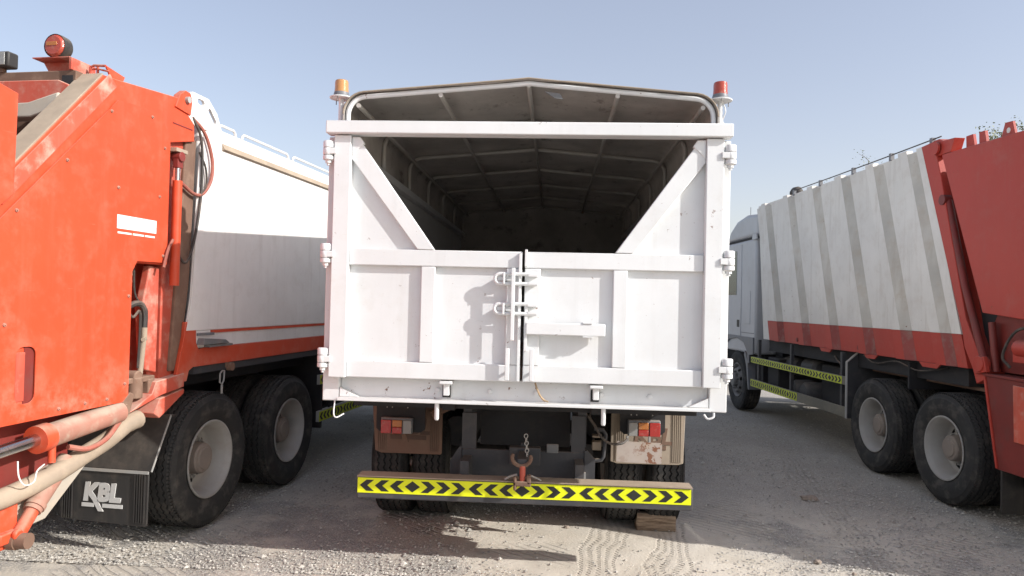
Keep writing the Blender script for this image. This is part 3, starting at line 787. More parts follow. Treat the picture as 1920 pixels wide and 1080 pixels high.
# cab beyond the body (hidden behind it from here)
cb = MB().prism([(6.32, .95), (8.3, .95), (8.38, 1.7), (8.15, 2.75), (7.9, 2.9), (6.32, 2.9)], 'x', -1.2, 1.2).build('cab', 'cab_white', T, .05, seg=3)
MB().prism([(8.40, 1.72), (8.19, 2.68), (8.17, 2.68), (8.38, 1.72)], 'x', -1.05, 1.05).build('windscreen', 'glass', cb)
for s in (-1, 1):
    MB().box(min(s * 1.201, s * 1.204), max(s * 1.201, s * 1.204), 7.1, 8.0, 1.75, 2.6).build('side_window', 'glass', cb)
    MB().prism([(6.4, 1.0), (6.45, 1.15), (6.9, 1.3), (7.35, 1.15), (7.4, 1.0)], 'x', s * .95, s * 1.215).build('wheel_arch', 'cab_grey', cb)

# ================================================================== LEFT REFUSE TRUCK
LT_ = thing('refuse_truck', 'white refuse truck with bright orange-red sunlit tailgate at the left, KBL on its mud flap', 'truck', (-3.69, 1.13, 0), math.radians(-6.2), 'refuse trucks on either side')
A = LT_
# --- white body
side = [(-.222, 2.85), (-.30, 1.75), (-.37, 1.40), (-.44, 1.20), (-.30, 1.165), (-.20, 1.262), (4.3, 1.262), (4.3, 3.09), (.02, 3.09), (-.13, 3.06)]
body = MB().prism([(-.20, 1.53), (4.3, 1.53), (4.3, 3.09), (-.20, 3.09)], 'x', -1.235, 1.235).build('body', 'white_left', A, .03, seg=3)
skin = MB().prism([(-.222, 2.9), (-.285, 1.78), (-.335, 1.531), (4.3, 1.531), (4.3, 3.088), (-.02, 3.088), (-.16, 3.04)], 'x', 1.2355, 1.25).build('side_panel', 'white_left', body, .004)
MB().prism([(-.222, 2.9), (-.285, 1.78), (-.335, 1.531), (4.3, 1.531), (4.3, 3.088), (-.02, 3.088), (-.16, 3.04)], 'x', -1.25, -1.2355).build('side_panel', 'white_left', body, .004)
MB().prism([(-.235, 2.6), (-.285, 1.78), (-.335, 1.535), (-.18, 1.535), (-.155, 2.6)], 'x', 1.2503, 1.258).build('edge_strip', 'white_left', body, .002)
MB().prism([(1.2502, 2.935), (1.275, 2.945), (1.2502, 2.992)], 'y', .06, 4.25).build('dusty_ledge', M['dusty'], body)
MB().box(1.2502, 1.256, -.02, 4.3, 1.508, 1.53).build('pinstripe', 'red', body)
MB().box(1.20, 1.248, -.21, 4.3, 1.402, 1.529).build('lower_band', 'white_left', body)
MB().box(-1.248, -1.20, -.21, 4.3, 1.25, 1.529).build('lower_band', 'red', body)
MB().prism([(-.345, 1.60), (-.355, 1.50), (-.445, 1.165), (-.31, 1.165), (-.285, 1.24), (-.235, 1.262), (4.3, 1.262), (4.3, 1.40), (-.12, 1.40), (-.17, 1.39), (-.205, 1.44), (-.215, 1.60)], 'x', 1.225, 1.254).build('red_skirt', 'red', body, .004)
MB().box(1.0, 1.235, -.2, 4.3, 1.205, 1.261).build('sill', 'chassis', A)
MB().box(1.249, 1.30, -.10, .22, 1.402, 1.42).prism([(-.20, 1.425), (.16, 1.425), (.10, 1.455), (-.18, 1.475)], 'x', 1.25, 1.31).build('folded_step', 'grey', A, .003)
MB().box(1.2502, 1.259, -.20, .02, 1.492, 1.512).build('step_hinge', 'cab_grey', A)
# rear horn of the body with two oval holes
def horn(sx):
    b = MB()
    out = [(-.42, 3.12), (-.40, 3.245), (-.34, 3.285), (-.14, 3.285), (-.02, 3.20), (.03, 3.11), (.06, 3.06), (-.30, 3.04)]
    def hole(cy, cz, l, r, ang):
        p = [(l / 2 + r * math.cos(a), r * math.sin(a)) for a in [-PI / 2 + i * PI / 6 for i in range(7)]] + [(-l / 2 + r * math.cos(a), r * math.sin(a)) for a in [PI / 2 + i * PI / 6 for i in range(7)]]
        c, s_ = math.cos(ang), math.sin(ang)
        return [(cy + x * c - y * s_, cz + x * s_ + y * c) for x, y in p]
    holes = [hole(-.235, 3.235, .05, .022, -.05), hole(-.085, 3.165, .10, .020, -.75)]
    bm = bmesh.new()
    def ring(p): 
        vs = [bm.verts.new((0, q[0], q[1])) for q in p]
        return [bm.edges.new((vs[i], vs[(i + 1) % len(vs)])) for i in range(len(vs))]
    es = ring(out)
    for h in holes: es += ring(h)
    bmesh.ops.triangle_fill(bm, use_beauty=True, use_dissolve=False, edges=es)
    me = bpy.data.meshes.new('horn'); bm.to_mesh(me); bm.free()
    me.materials.append(M['white_left'])
    o = bpy.data.objects.new('roof_horn', me); COL.objects.link(o); o.parent = body; o.location = (sx * 1.24, 0, 0)
    m = o.modifiers.new('thickness', 'SOLIDIFY'); m.thickness = .022; m.offset = 0
horn(1); horn(-1)
for y0, y1 in ((.05, .30), (.39, 1.22), (1.30, 2.2), (2.3, 3.2)):
    MB().tube([(1.22, y0, 3.085), (1.22, y0 + .012, 3.125), (1.22, y0 + .035, 3.14), (1.22, y1 - .035, 3.14), (1.22, y1 - .012, 3.125), (1.22, y1, 3.085)], .011, 8).build('grab_rail', 'white_left', body)
# --- running gear and underbody
wheels(A, (.08, 1.40), (5.5,), (1,))
for s in (-1, 1):
    MB().prism([(-.5, .80), (6.6, .80), (6.6, 1.08), (-.5, 1.08)], 'x', s * .38, s * .44).build('chassis_rail', 'dark', A)
MB().box(-1.0, 1.0, -.25, 4.3, 1.085, 1.20).build('subframe', 'dark', A)
MB().box(.50, 1.22, 2.10, 2.14, .42, 1.25).build('mud_guard', 'dark', A)
MB().cyl((.85, 2.6, .75), (.85, 3.6, .75), .25, seg=20).build('fuel_tank', 'dark', A)
MB().box(-1.1, -.5, 2.3, 3.8, .5, 1.0).build('tool_box', 'dark', A)
for z0, z1 in ((.50, .61), (.89, .99)):
    g = MB().box(1.215, 1.25, 2.0, 4.5, z0, z1).build('side_guard', 'bare', A)
    tape_side(g, 1.2502, 2.0, 4.5, z0 + .004, z1 - .004, 4)
for y in (2.4, 4.0): MB().box(1.17, 1.214, y, y + .05, .5, 1.2).build('guard_post', 'dark', A)
hkl = MB().box(1.236, 1.252, .22, .26, 1.22, 1.30).cyl((1.23, .27, 1.225), (1.275, .27, 1.225), .033, seg=14).build('side_marker', 'rust', A)
MB().tube([(1.25, .16, 1.20), (1.25, .13, 1.18), (1.25, .13, 1.11), (1.25, .16, 1.095), (1.25, .185, 1.12), (1.25, .19, 1.2)], .007, 6, closed=True).cyl((1.25, .16, 1.09), (1.25, .16, 1.02), .009, seg=8).build('hanging_clip', 'bare', hkl)

# --- tailgate
plate = [(-2.75, 1.10), (-.955, 1.12), (-.955, 1.90)] + [(-.955 + .07 - .07 * math.cos(a), 1.93 + .07 * math.sin(a)) for a in [i * PI / 8 for i in range(5)]] + \
        [(-.57, 2.0), (-.575, 2.86), (-.30, 2.925), (-.305, 3.02), (-.345, 3.12), (-.40, 3.175), (-.50, 3.195), (-1.115, 3.135), (-1.24, 3.128), (-1.98, 2.33), (-2.75, 1.75)]
tg = MB().prism(plate, 'x', 1.115, 1.25).build('tailgate_side', 'red', A, .006)
MB().prism(plate, 'x', -1.25, -1.115).build('tailgate_side', 'red_dusty', A, .006)
ov = [(-2.75, 1.085), (-.945, 1.105), (-.945, 1.94), (-.90, 2.01), (-.60, 2.015), (-.60, 2.84), (-.70, 3.035), (-1.12, 3.005), (-1.95, 2.16), (-2.75, 1.45)]
def cover():
    bm = bmesh.new()
    def ring(p):
        vs = [bm.verts.new((0, q[0], q[1])) for q in p]
        return [bm.edges.new((vs[i], vs[(i + 1) % len(vs)])) for i in range(len(vs))]
    es = ring(ov)
    es += ring(arc(-1.775, 1.455, .045, 180, 90, 4) + arc(-1.735, 1.455, .045, 90, 0, 4) + arc(-1.735, 1.24, .045, 0, -90, 4) + arc(-1.775, 1.24, .045, -90, -180, 4))
    bmesh.ops.triangle_fill(bm, use_beauty=True, use_dissolve=True, edges=es)
    me = bpy.data.meshes.new('cover'); bm.to_mesh(me); bm.free(); me.materials.append(M['red'])
    o = bpy.data.objects.new('side_cover', me); COL.objects.link(o); o.parent = tg; o.location = (1.262, 0, 0)
    m = o.modifiers.new('thickness', 'SOLIDIFY'); m.thickness = .006; m.offset = 0
    return o
cov = cover()
MB().box(1.2502, 1.2565, -1.81, -1.752, 1.21, 1.47).build('slot_plate', 'red_dusty', tg)
MB().box(1.2502, 1.253, -1.755, -1.69, 1.19, 1.50).build('slot_shadow_gap', 'red_grimy', tg)
# dust-caked flange along the diagonal
dg = Vector((-1.24 + 1.98, 0, 0)); 
def band(p0, p1, w, x0, x1, h, name, mat, par):
    p0, p1 = Vector(p0), Vector(p1); d = (p1 - p0).normalized(); n = Vector((-d.y, d.x))
    q = [p0, p1, p1 + n * h, p0 + n * h]
    return MB().prism([(v.x, v.y) for v in q], 'x', x0, x1).build(name, mat, par, .002)
band((-1.98, 2.332), (-1.242, 3.128), 0, 1.10, 1.252, .010, 'diagonal_flange', 'dusty', tg)
band((-1.99, 2.300), (-1.195, 3.145), 0, 1.2505, 1.2595, -.088, 'worn_edge_band', 'red_worn', tg)
MB().prism([(-1.875, 2.30), (-1.868, 2.83), (-2.75, 3.0), (-2.75, 1.8), (-2.1, 2.1)], 'x', 1.232, 1.272).build('hopper_wing', 'red', tg, .004)
# bolts on the cover
for y, z in ((-1.85, 2.22), (-1.52, 2.55), (-1.18, 2.92), (-.80, 2.98), (-.66, 2.80), (-.70, 2.46), (-.645, 2.06), (-1.10, 2.46), (-1.90, 1.62), (-1.52, 1.135), (-1.32, 1.14), (-1.14, 1.14), (-.985, 1.22), (-.975, 1.78)):
    MB().tube([(1.264, y, z), (1.272, y, z), (1.273, y, z), (1.278, y, z)], [.011, .010, .005, .004], 8).build('bolt', 'pink', tg)
# white sign with its line of small lettering
MB().box(1.2652, 1.2668, -1.10, -.722, 2.205, 2.292).build('white_sign', 'white', tg)
MB().box(1.2652, 1.2660, -1.092, -.965, 2.174, 2.186).box(1.2652, 1.2660, -.952, -.845, 2.174, 2.186).box(1.2652, 1.2660, -.835, -.735, 2.174, 2.186).build('caption_strip', 'white_left', tg)
# upper seam and hydraulic ram beside the tailgate
MB().box(1.2502, 1.254, -.56, -.33, 3.0, 3.008).build('seam', 'red_grimy', tg)
rm = MB().cyl((1.27, -.515, 1.86), (1.27, -.515, 2.60), .033, seg=16).build('hydraulic_ram', 'red', tg)
MB().cyl((1.27, -.515, 2.60), (1.27, -.515, 2.70), .018, seg=12).build('ram_rod', 'chrome', rm)
MB().cyl((1.235, -.515, 2.77), (1.305, -.515, 2.77), .035, seg=14).box(1.25, 1.29, -.545, -.485, 2.69, 2.79).build('ram_eye', 'red_grimy', rm, .004)
MB().box(1.12, 1.30, -.58, -.45, 2.80, 2.825).build('ram_bracket', 'dusty', rm)
# column of seal and structure between tailgate and body
MB().box(.9, 1.20, -.56, -.32, 1.2, 2.95).build('tailgate_frame', 'red_dusty', A)
MB().prism([(-.36, 2.95), (-.42, 1.9), (-.47, 1.25), (-.36, 1.25), (-.27, 1.9), (-.235, 2.95)], 'x', 1.06, 1.225).build('rubber_seal', 'rust', A, .01)
# lug joining body and tailgate
MB().prism([(-.55, 3.12), (-.50, 3.22), (-.44, 3.265), (-.38, 3.26), (-.355, 3.21), (-.37, 3.10)], 'x', 1.21, 1.262).build('pivot_lug', 'red', tg, .004)
MB().cyl((1.255, -.425, 3.20), (1.285, -.425, 3.20), .024, seg=10).build('pivot_pin', 'bare', tg)
# recess with hoses and pipe fittings
MB().box(1.05, 1.06, -.96, -.5, 1.12, 2.02).build('recess_back', 'red_dusty', A)
MB().prism([(-.70, 1.28), (-.58, 1.25), (-.58, 1.98), (-.68, 1.99), (-.75, 1.7)], 'x', 1.14, 1.20).build('recess_post', 'red_dusty', A, .01)
MB().prism([(-.94, 1.45), (-.94, 1.62), (-.79, 1.98), (-.74, 1.98)], 'x', 1.10, 1.13).build('recess_brace', 'dusty', A, .003)
hz = MB().tube(curve([(1.15, -.99, 1.55), (1.19, -.92, 1.68), (1.21, -.84, 1.73), (1.21, -.765, 1.72), (1.21, -.735, 1.66), (1.21, -.735, 1.57)]), .020, 8).build('bent_hose', 'hose', A)
MB().cyl((1.21, -.735, 1.57), (1.21, -.735, 1.50), .021, seg=10).cyl((1.21, -.737, 1.50), (1.20, -.755, 1.24), .019, seg=10).cyl((1.195, -.70, 1.49), (1.225, -.765, 1.49), .014, seg=8).build('pipe', 'dusty', hz)
MB().tube(curve([(1.16, -.82, 1.97), (1.17, -.88, 1.85), (1.17, -.87, 1.72), (1.17, -.84, 1.66)]), .006, 6).tube(curve([(1.16, -.79, 1.97), (1.18, -.80, 1.80), (1.19, -.74, 1.72), (1.2, -.70, 1.68), (1.19, -.70, 1.5)]), .006, 6).tube(curve([(1.2, -.90, 1.70), (1.2, -.84, 1.64), (1.2, -.775, 1.68), (1.2, -.765, 1.55), (1.2, -.775, 1.3)]), .009, 6).build('cables', 'hose', A)
MB().box(1.10, 1.22, -.89, -.62, 1.20, 1.24).cyl((1.14, -.80, 1.24), (1.23, -.80, 1.24), .045, seg=12).cyl((1.2, -.80, 1.10), (1.2, -.80, 1.24), .05, seg=12).box(1.1, 1.23, -.70, -.64, 1.12, 1.22).build('valve_block', 'rust', A, .008)
MB().prism([(-.93, 1.02), (-.60, 1.10), (-.35, 1.13), (-.35, 1.23), (-.66, 1.20), (-.70, 1.12)], 'x', 1.10, 1.262).build('hinge_bracket', 'red_dusty', A, .006)
MB().prism([(-.66, .98), (-.60, .94), (-.33, 1.08), (-.33, 1.115), (-.60, 1.075)], 'x', 1.05, 1.25).build('hinge_plate', 'red_dusty', A, .006)
# curved hoses at the tailgate joint
MB().tube(curve([(1.23, -.37, 3.12), (1.27, -.22, 3.02), (1.28, -.12, 2.84), (1.28, -.12, 2.68), (1.27, -.20, 2.56), (1.26, -.30, 2.54), (1.25, -.45, 2.60)]), .013, 8).build('hydraulic_hose', 'hose_red', A)
MB().tube(curve([(1.25, -.33, 3.10), (1.27, -.245, 2.95), (1.27, -.225, 2.65), (1.27, -.25, 2.40), (1.27, -.31, 2.16), (1.27, -.39, 2.03), (1.26, -.46, 2.08), (1.25, -.47, 2.2)]), .010, 8).tube(curve([(1.26, -.25, 2.86), (1.27, -.18, 2.75), (1.27, -.17, 2.62), (1.27, -.23, 2.55)]), .008, 6).build('hydraulic_hose', 'hose', A)
MB().tube(curve([(1.28, -.56, 2.18), (1.285, -.62, 2.1), (1.285, -.66, 1.98)]), .011, 6).build('hydraulic_hose', 'hose_red', A)
# inside of the hopper, seen through the gap above the diagonal
MB().prism([(-2.7, 1.5), (-1.9, 1.62), (-1.0, 2.6), (-.6, 2.75), (-.6, 2.70), (-.98, 2.54), (-1.86, 1.56), (-2.7, 1.44)], 'x', -1.114, 1.10).build('hopper_floor', 'dusty', A)
MB().prism([(-2.72, 2.0), (-2.0, 2.02), (-1.5, 2.55), (-1.5, 2.60), (-2.05, 2.1), (-2.72, 2.08)], 'x', -1.1, 1.05).build('packer_blade', 'red_grimy', A)
MB().cyl((1.09, -1.35, 2.68), (1.02, -2.3, 2.30), .045, seg=12).build('packer_ram', 'dusty', A)
MB().box(-1.1, 1.1, -1.06, -1.0, 2.66, 3.1).build('hopper_front', 'rust', A)
# top beam, lip and their fittings
tb = MB().box(-1.1, 1.113, -1.30, -1.24, 3.03, 3.142).build('top_beam', 'rust', A, .006)
MB().box(1.02, 1.095, -1.304, -1.3005, 3.05, 3.11).build('beam_slot', 'dark', tb)
MB().prism([(-1.1, 2.92), (.70, 2.92), (.90, 2.93), (1.09, 2.99), (1.105, 3.04), (1.03, 3.072), (-1.1, 3.085)], 'y', -1.345, -1.31).build('packer_lip', 'red_dusty', A, .006)
lp = MB().prism([(-1.1, 2.82), (.92, 2.83), (1.09, 2.885), (1.10, 2.975), (.90, 2.918), (.70, 2.912), (-1.1, 2.912)], 'y', -1.42, -1.31).build('lip_channel', 'pale', A, .008)
MB().cyl((1.06, -1.36, 2.95), (1.112, -1.28, 2.93), .035, seg=12).build('lip_pivot', 'rust', lp)
# round lamp on its bracket, work lamp
bx = .975
br = MB().prism([(bx - .15, 3.214), (bx - .105, 3.143), (bx + .10, 3.143), (bx + .115, 3.205), (bx + .10, 3.22)], 'y', -1.23, -1.225).build('lamp_bracket', 'red_dusty', A)
MB().box(bx - .15, bx + .105, -1.32, -1.21, 3.214, 3.22).box(bx + .105, bx + .12, -1.32, -1.12, 3.143, 3.214).build('bracket_hood', 'red_dusty', br)
MB().lathe([(.0, -1.335), (.055, -1.332), (.067, -1.32), (.070, -1.30)], (bx, 0, 3.288), 'y', 28).build('round_lamp_lens', 'lens_beacon_red', br, label='round red and amber lamp lens')
MB().lathe([(.072, -1.32), (.074, -1.30), (.072, -1.255), (.060, -1.24), (.0, -1.24)], (bx, 0, 3.288), 'y', 28).build('round_lamp_housing', 'rubber_black', br)
MB().box(bx - .042, bx + .03, -1.3375, -1.3345, 3.285, 3.308).build('amber_segment', 'lens_amber', br, .002)
wk = MB().box(.47, .675, -1.34, -1.26, 3.165, 3.262).build('work_lamp', 'rubber_black', A, .012)
MB().box(.485, .655, -1.347, -1.341, 3.175, 3.252).build('work_lamp_lens', 'lens_clear', wk, .003)
MB().box(.54, .61, -1.31, -1.28, 3.14, 3.165).build('work_lamp_foot', 'rust', wk)
hf = MB().tube([(1.125, -1.20, 3.12), (1.125, -1.20, 3.19), (1.15, -1.20, 3.20), (1.23, -1.20, 3.195)], .008, 6).tube([(1.16, -1.18, 3.12), (1.16, -1.18, 3.20)], .008, 6).tube([(1.125, -1.20, 3.175), (1.16, -1.18, 3.185), (1.24, -1.18, 3.165)], .006, 6).build('guard_frame', 'red_dusty', A)
MB().prism([(-1.20, 3.198), (-1.03, 3.175), (-1.06, 3.11), (-1.14, 3.12)], 'x', 1.222, 1.232).build('guard_plate', 'red', hf)
# --- lower hydraulics behind the wheels
c1 = MB().cyl((1.235, -.99, 1.04), (1.245, -1.60, .985), .068, seg=20).build('lift_cylinder', 'pink', A, ang=50)
MB().cyl((1.2445, -1.57, .988), (1.2455, -1.65, .981), .078, seg=20).build('gland', 'red_bright', c1, ang=50)
MB().cyl((1.245, -1.62, .984), (1.255, -2.6, .90), .034, seg=16).build('piston_rod', 'chrome', c1)
MB().cyl((1.21, -.965, 1.06), (1.275, -.965, 1.06), .028, seg=12).prism([(-1.0, 1.0), (-.93, 1.02), (-.89, 1.14), (-.93, 1.16), (-1.0, 1.10)], 'x', 1.20, 1.215).prism([(-1.0, 1.0), (-.93, 1.02), (-.89, 1.14), (-.93, 1.16), (-1.0, 1.10)], 'x', 1.255, 1.27).build('cylinder_clevis', 'rust', c1, .004)
MB().cyl((1.26, -1.55, .95), (1.265, -1.555, .84), .020, seg=12).build('stop_peg', 'red_bright', c1)
MB().tube(curve([(1.25, -1.0, .98), (1.28, -1.15, .90), (1.28, -1.3, .87), (1.25, -1.42, .90)]), .016, 8).build('hydraulic_hose', 'hose_red', c1)
MB().tube(curve([(1.19, -.74, .955), (1.20, -.85, .945), (1.21, -1.05, .87), (1.21, -1.25, .815), (1.21, -1.45, .76), (1.2, -1.8, .70), (1.2, -2.4, .66)]), [.030] + [.062] * 6 + [.055] * 24 + [.05] * 5 + [.045], 14).build('lagged_pipe', 'dusty', A)
am = MB().prism([(-1.08, .775), (-1.44, .485), (-1.58, .475), (-2.2, .40), (-2.2, .62), (-1.75, .66), (-1.45, .78), (-1.2, .82)], 'x', 1.10, 1.135).build('lift_arm', 'pale', A, .006)
MB().cyl((1.19, -1.36, .82), (1.21, -1.62, .585), .048, seg=16).cyl((1.207, -1.585, .617), (1.209, -1.605, .60), .055, seg=16).build('arm_cylinder', 'pink', am, ang=50)
MB().cyl((1.21, -1.61, .594), (1.23, -1.73, .485), .036, seg=14).build('arm_end', 'red_bright', am)
MB().cyl((1.02, -1.77, .465), (1.31, -1.74, .465), .042, seg=16).cyl((1.21, -1.75, .465), (1.25, -1.746, .465), .050, seg=16).build('pivot_tube', 'rust', am, ang=50)
MB().box(1.14, 1.20, -1.95, -1.70, .42, .66).box(1.16, 1.24, -1.85, -1.68, .46, .52).cyl((1.24, -1.76, .5), (1.27, -1.76, .5), .03, seg=10).build('arm_bracket', 'red_bright', am, .01)
MB().tube(curve([(1.28, -1.80, .90), (1.29, -1.80, .82), (1.29, -1.76, .765), (1.29, -1.70, .77), (1.28, -1.67, .82), (1.26, -1.60, .84)]), .004, 6).build('wire', 'white_left', am)
MB().box(-1.0, 1.1, -2.0, -1.0, .98, 1.08).build('hopper_sump', 'red_grimy', A)
MB().box(1.02, 1.10, -2.2, -1.25, .70, .98).build('sump_side', 'red_grimy', A)
# --- fender plate and lettered mud flap
fd = MB().prism([(-.36, .93), (-.43, .935), (-.625, .575), (-.61, .565), (-.42, .915)], 'x', .52, 1.215).build('fender_plate', 'rubber_black', A, .004)
MB().prism([(-.43, .94), (-.628, .575), (-.618, .57), (-.425, .925)], 'x', 1.2155, 1.222).build('fender_edge', 'bare', fd)
fl = MB().prism([(.53, .225), (.545, .215), (1.19, .200), (1.205, .215), (1.21, .575), (.53, .575)], 'y', -.640, -.626).build('mud_flap', 'rubber_black', A, .003)
MB().box(.53, 1.21, -.648, -.6405, .560, .580).build('flap_clamp', 'bare', fl)
for k in range(5):
    for x in (.555 + k * .018, 1.185 - k * .018): MB().box(x - .004, x + .004, -.650, -.6405, .225, .555).build('flap_rib', 'rubber_black', fl)
me = text_mesh('KBL', .165, .12, .010, .003); me.materials.append(M['silver'])
kt = bpy.data.objects.new('silver_letters', me); COL.objects.link(kt); kt.parent = fl
kt.location = (.715, -.644, .36); kt.rotation_euler = (PI / 2, 0, 0); kt['label'] = 'silver letters KBL on the black flap'
MB().box(.705, .80, -.646, -.641, .312, .338).box(.865, 1.02, -.646, -.641, .312, .338).prism([(.79, .355), (.83, .355), (.875, .285), (.835, .285)], 'y', -.6465, -.641).build('silver_underline', 'silver', fl)
# --- cab of the left truck (mostly hidden behind the white truck)
cl = MB().prism([(4.55, .95), (6.5, .95), (6.6, 1.7), (6.35, 2.75), (6.1, 2.95), (4.55, 2.95)], 'x', -1.2, 1.2).build('cab', 'cab_white', A, .05, seg=3)
MB().prism([(6.62, 1.72), (6.40, 2.65), (6.38, 2.65), (6.60, 1.72)], 'x', -1.05, 1.05).build('windscreen', 'glass', cl)
for s in (-1, 1): MB().box(min(s * 1.201, s * 1.204), max(s * 1.201, s * 1.204), 5.3, 6.2, 1.75, 2.6).build('side_window', 'glass', cl)

# ================================================================== RIGHT REFUSE TRUCK
B = thing('refuse_truck', 'refuse truck at the right with ribbed white body and shaded dark red tailgate', 'truck', (5.10, 2.70, 0), math.radians(4.4), 'refuse trucks on either side')
# body: recessed wall with leaning ribs; rear end leans
def yb(y_top, z): return y_top - (3.46 - z) * .30       # lean of ribs
bodyR = MB().prism([(.37, 3.44), (-.30, 1.30), (4.78, 1.30), (5.10, 3.47)], 'x', -1.185, 1.185).build('body', 'white_right', B)
def rib_panel(y0, y1, x0, mat, name, z0=1.602, z1=3.45, x1=None, par=None):
    """flat strip on the left side between leaning edges; x0 outer face"""
    lean = lambda y, z: y - (3.45 - z) * (.335 - .035 * (y / 5.0))
    p = [(lean(y0, z0), z0), (lean(y1, z0), z0), (lean(y1, z1), z1), (lean(y0, z1), z1)]
    return MB().prism(p, 'x', x0, -1.184 if x1 is None else x1).build(name, mat, par or bodyR, 0)
def slope_panel(ya, xa, yb_, xb, mat, name, z0=1.602, z1=3.45):
    lean = lambda y, z: y - (3.45 - z) * (.335 - .035 * (y / 5.0))
    vs = []
    for z in (z0, z1):
        vs += [(xa, lean(ya, z), z), (xb, lean(yb_, z), z), (-1.183, lean(yb_, z), z), (-1.183, lean(ya, z), z)]
    return MB().add(vs, [(0, 1, 2, 3)[::-1], (4, 5, 6, 7), (0, 4, 5, 1), (1, 5, 6, 2), (2, 6, 7, 3), (3, 7, 4, 0)]).build(name, mat, bodyR)
tops = [.50, 1.18, 1.95, 2.77, 3.61, 4.50]               # start of each dirty strip along the top
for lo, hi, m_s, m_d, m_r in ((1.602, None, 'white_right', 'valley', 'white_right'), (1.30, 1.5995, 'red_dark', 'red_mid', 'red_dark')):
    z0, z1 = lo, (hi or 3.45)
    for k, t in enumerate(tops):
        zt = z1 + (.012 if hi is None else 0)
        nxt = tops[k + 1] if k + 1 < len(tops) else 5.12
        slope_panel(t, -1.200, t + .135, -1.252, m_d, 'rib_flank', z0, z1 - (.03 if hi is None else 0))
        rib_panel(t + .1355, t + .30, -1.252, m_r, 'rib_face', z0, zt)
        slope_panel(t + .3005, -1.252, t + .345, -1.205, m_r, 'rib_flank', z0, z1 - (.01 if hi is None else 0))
        rib_panel(t + .3455, nxt - .0005, -1.205, m_s, 'wall_panel', z0, z1 - (.02 if hi is None else 0))
    rib_panel(.36, tops[0] - .0005, -1.23, m_s, 'wall_panel', z0, z1)
for y in (.75, 1.65, 2.4, 3.4):
    MB().cyl((-1.206, y, 1.36), (-1.222, y, 1.36), .028, seg=12).build('drain_cap', 'red_grimy', bodyR)
for y, w in ((.05, .35), (1.2, .3), (2.3, .35)):
    MB().prism([(y, 1.299), (y + w, 1.299), (y + w - .06, 1.255), (y + .06, 1.255)], 'x', -1.23, -1.215).build('skirt_tab', 'red_dark', bodyR)
# right side wall and roof
MB().prism([(.37, 3.44), (-.30, 1.30), (4.78, 1.30), (5.10, 3.47)], 'x', 1.186, 1.25).build('side_wall', 'white_right', bodyR)
cw = MB().tube([(-1.18, .16, 3.505), (-1.18, 1.3, 3.502), (-1.18, 2.4, 3.505), (-1.18, 3.7, 3.515)], .007, 6).build('roof_cable', 'hose', B)
for y in (.30, 1.05, 1.9, 2.8, 3.66): MB().box(-1.20, -1.16, y - .02, y + .02, 3.44, 3.52).build('cable_clip', 'cab_grey', cw)
MB().tube([(-.6, 4.9, 3.42), (-.6, 4.9, 3.62)] + [(-.6, 4.9 + .10 - .10 * math.cos(a), 3.62 + .10 * math.sin(a)) for a in (.6, 1.2, 1.8, 2.4)], .085, 12).build('air_intake', 'rubber_black', B)
# rear frame post, leaning
fr = MB().prism([(.355, 3.44), (.15, 3.45), (.03, 3.1), (-.17, 2.4), (-.36, 1.75), (-.58, 1.38), (-.655, 1.32), (-.64, 1.235), (-.52, 1.18), (-.47, 1.30), (-.345, 1.50), (-.325, 1.60)], 'x', -1.262, -1.10).build('rear_frame', 'red_dark', B, .006)
MB().prism([(.355, 3.44), (.15, 3.45), (-.60, 1.36), (-.52, 1.18), (-.325, 1.60)], 'x', 1.10, 1.262).build('rear_frame', 'red_dark', B, .006)
MB().tube([(-1.22, -.03, 2.86), (-1.23, -.30, 2.05), (-1.25, -.60, 1.40)], .032, 12).build('tailgate_ram', 'red_grimy', fr)
MB().cyl((-1.235, -.60, 1.36), (-1.31, -.60, 1.36), .07, seg=14).prism([(-.70, 1.30), (-.54, 1.27), (-.54, 1.40), (-.66, 1.43)], 'x', -1.30, -1.262).build('ram_foot', 'red_dark', fr, .005)
MB().cyl((-1.20, -.01, 2.86), (-1.275, -.01, 2.86), .05, seg=14).build('ram_head', 'red_grimy', fr)
MB().cyl((-1.262, .10, 3.37), (-1.285, .10, 3.37), .062, seg=18).build('pivot_cap', 'red_dark', fr)
MB().prism([(.20, 3.30), (-.10, 3.30), (-.16, 3.42), (.02, 3.43), (.08, 3.46), (.17, 3.46)], 'x', -1.25, -1.15).build('pivot_bracket', 'red_dark', fr, .004)
# tailgate
tp = [(.005, 3.29), (-.40, 3.285), (-1.08, 3.27), (-1.75, 3.10), (-2.45, 2.45), (-2.45, 1.70), (-1.07, 1.755), (-.60, 1.80)]
MB().prism([(.0, 3.2), (-.9, 3.2), (-.9, 1.4), (-.5, 1.4)], 'x', -1.139, -1.10).build('gap_shade_plate', 'dark', B)  # dark plate added behind the tailgate gap so it reads as deep shade
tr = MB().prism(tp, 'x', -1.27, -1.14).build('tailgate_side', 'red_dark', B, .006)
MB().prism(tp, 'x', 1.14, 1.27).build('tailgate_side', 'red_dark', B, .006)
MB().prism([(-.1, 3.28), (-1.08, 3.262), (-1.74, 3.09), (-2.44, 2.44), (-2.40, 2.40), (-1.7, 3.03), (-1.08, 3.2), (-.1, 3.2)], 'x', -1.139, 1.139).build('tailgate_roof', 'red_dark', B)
for y0, y1, h in ((-.22, -.34, 3.42), (-.40, -.50, 3.415)):
    MB().prism([(y0, 3.28), (y1, 3.28), (y1 + .03, h), (y0 + .005, h)], 'x', -1.18, -1.15).build('roof_stiffener', 'red_dark', tr, .003)
er = MB().prism([(-.60, 3.27), (-.80, 3.27), (-.755, 3.43), (-.665, 3.435)], 'x', -1.135, -1.11).build('lifting_ear', 'red_dark', tr, .003)
MB().cyl((-1.136, -.71, 3.36), (-1.109, -.71, 3.36), .024, seg=12).build('ear_hole', 'white_right', er)
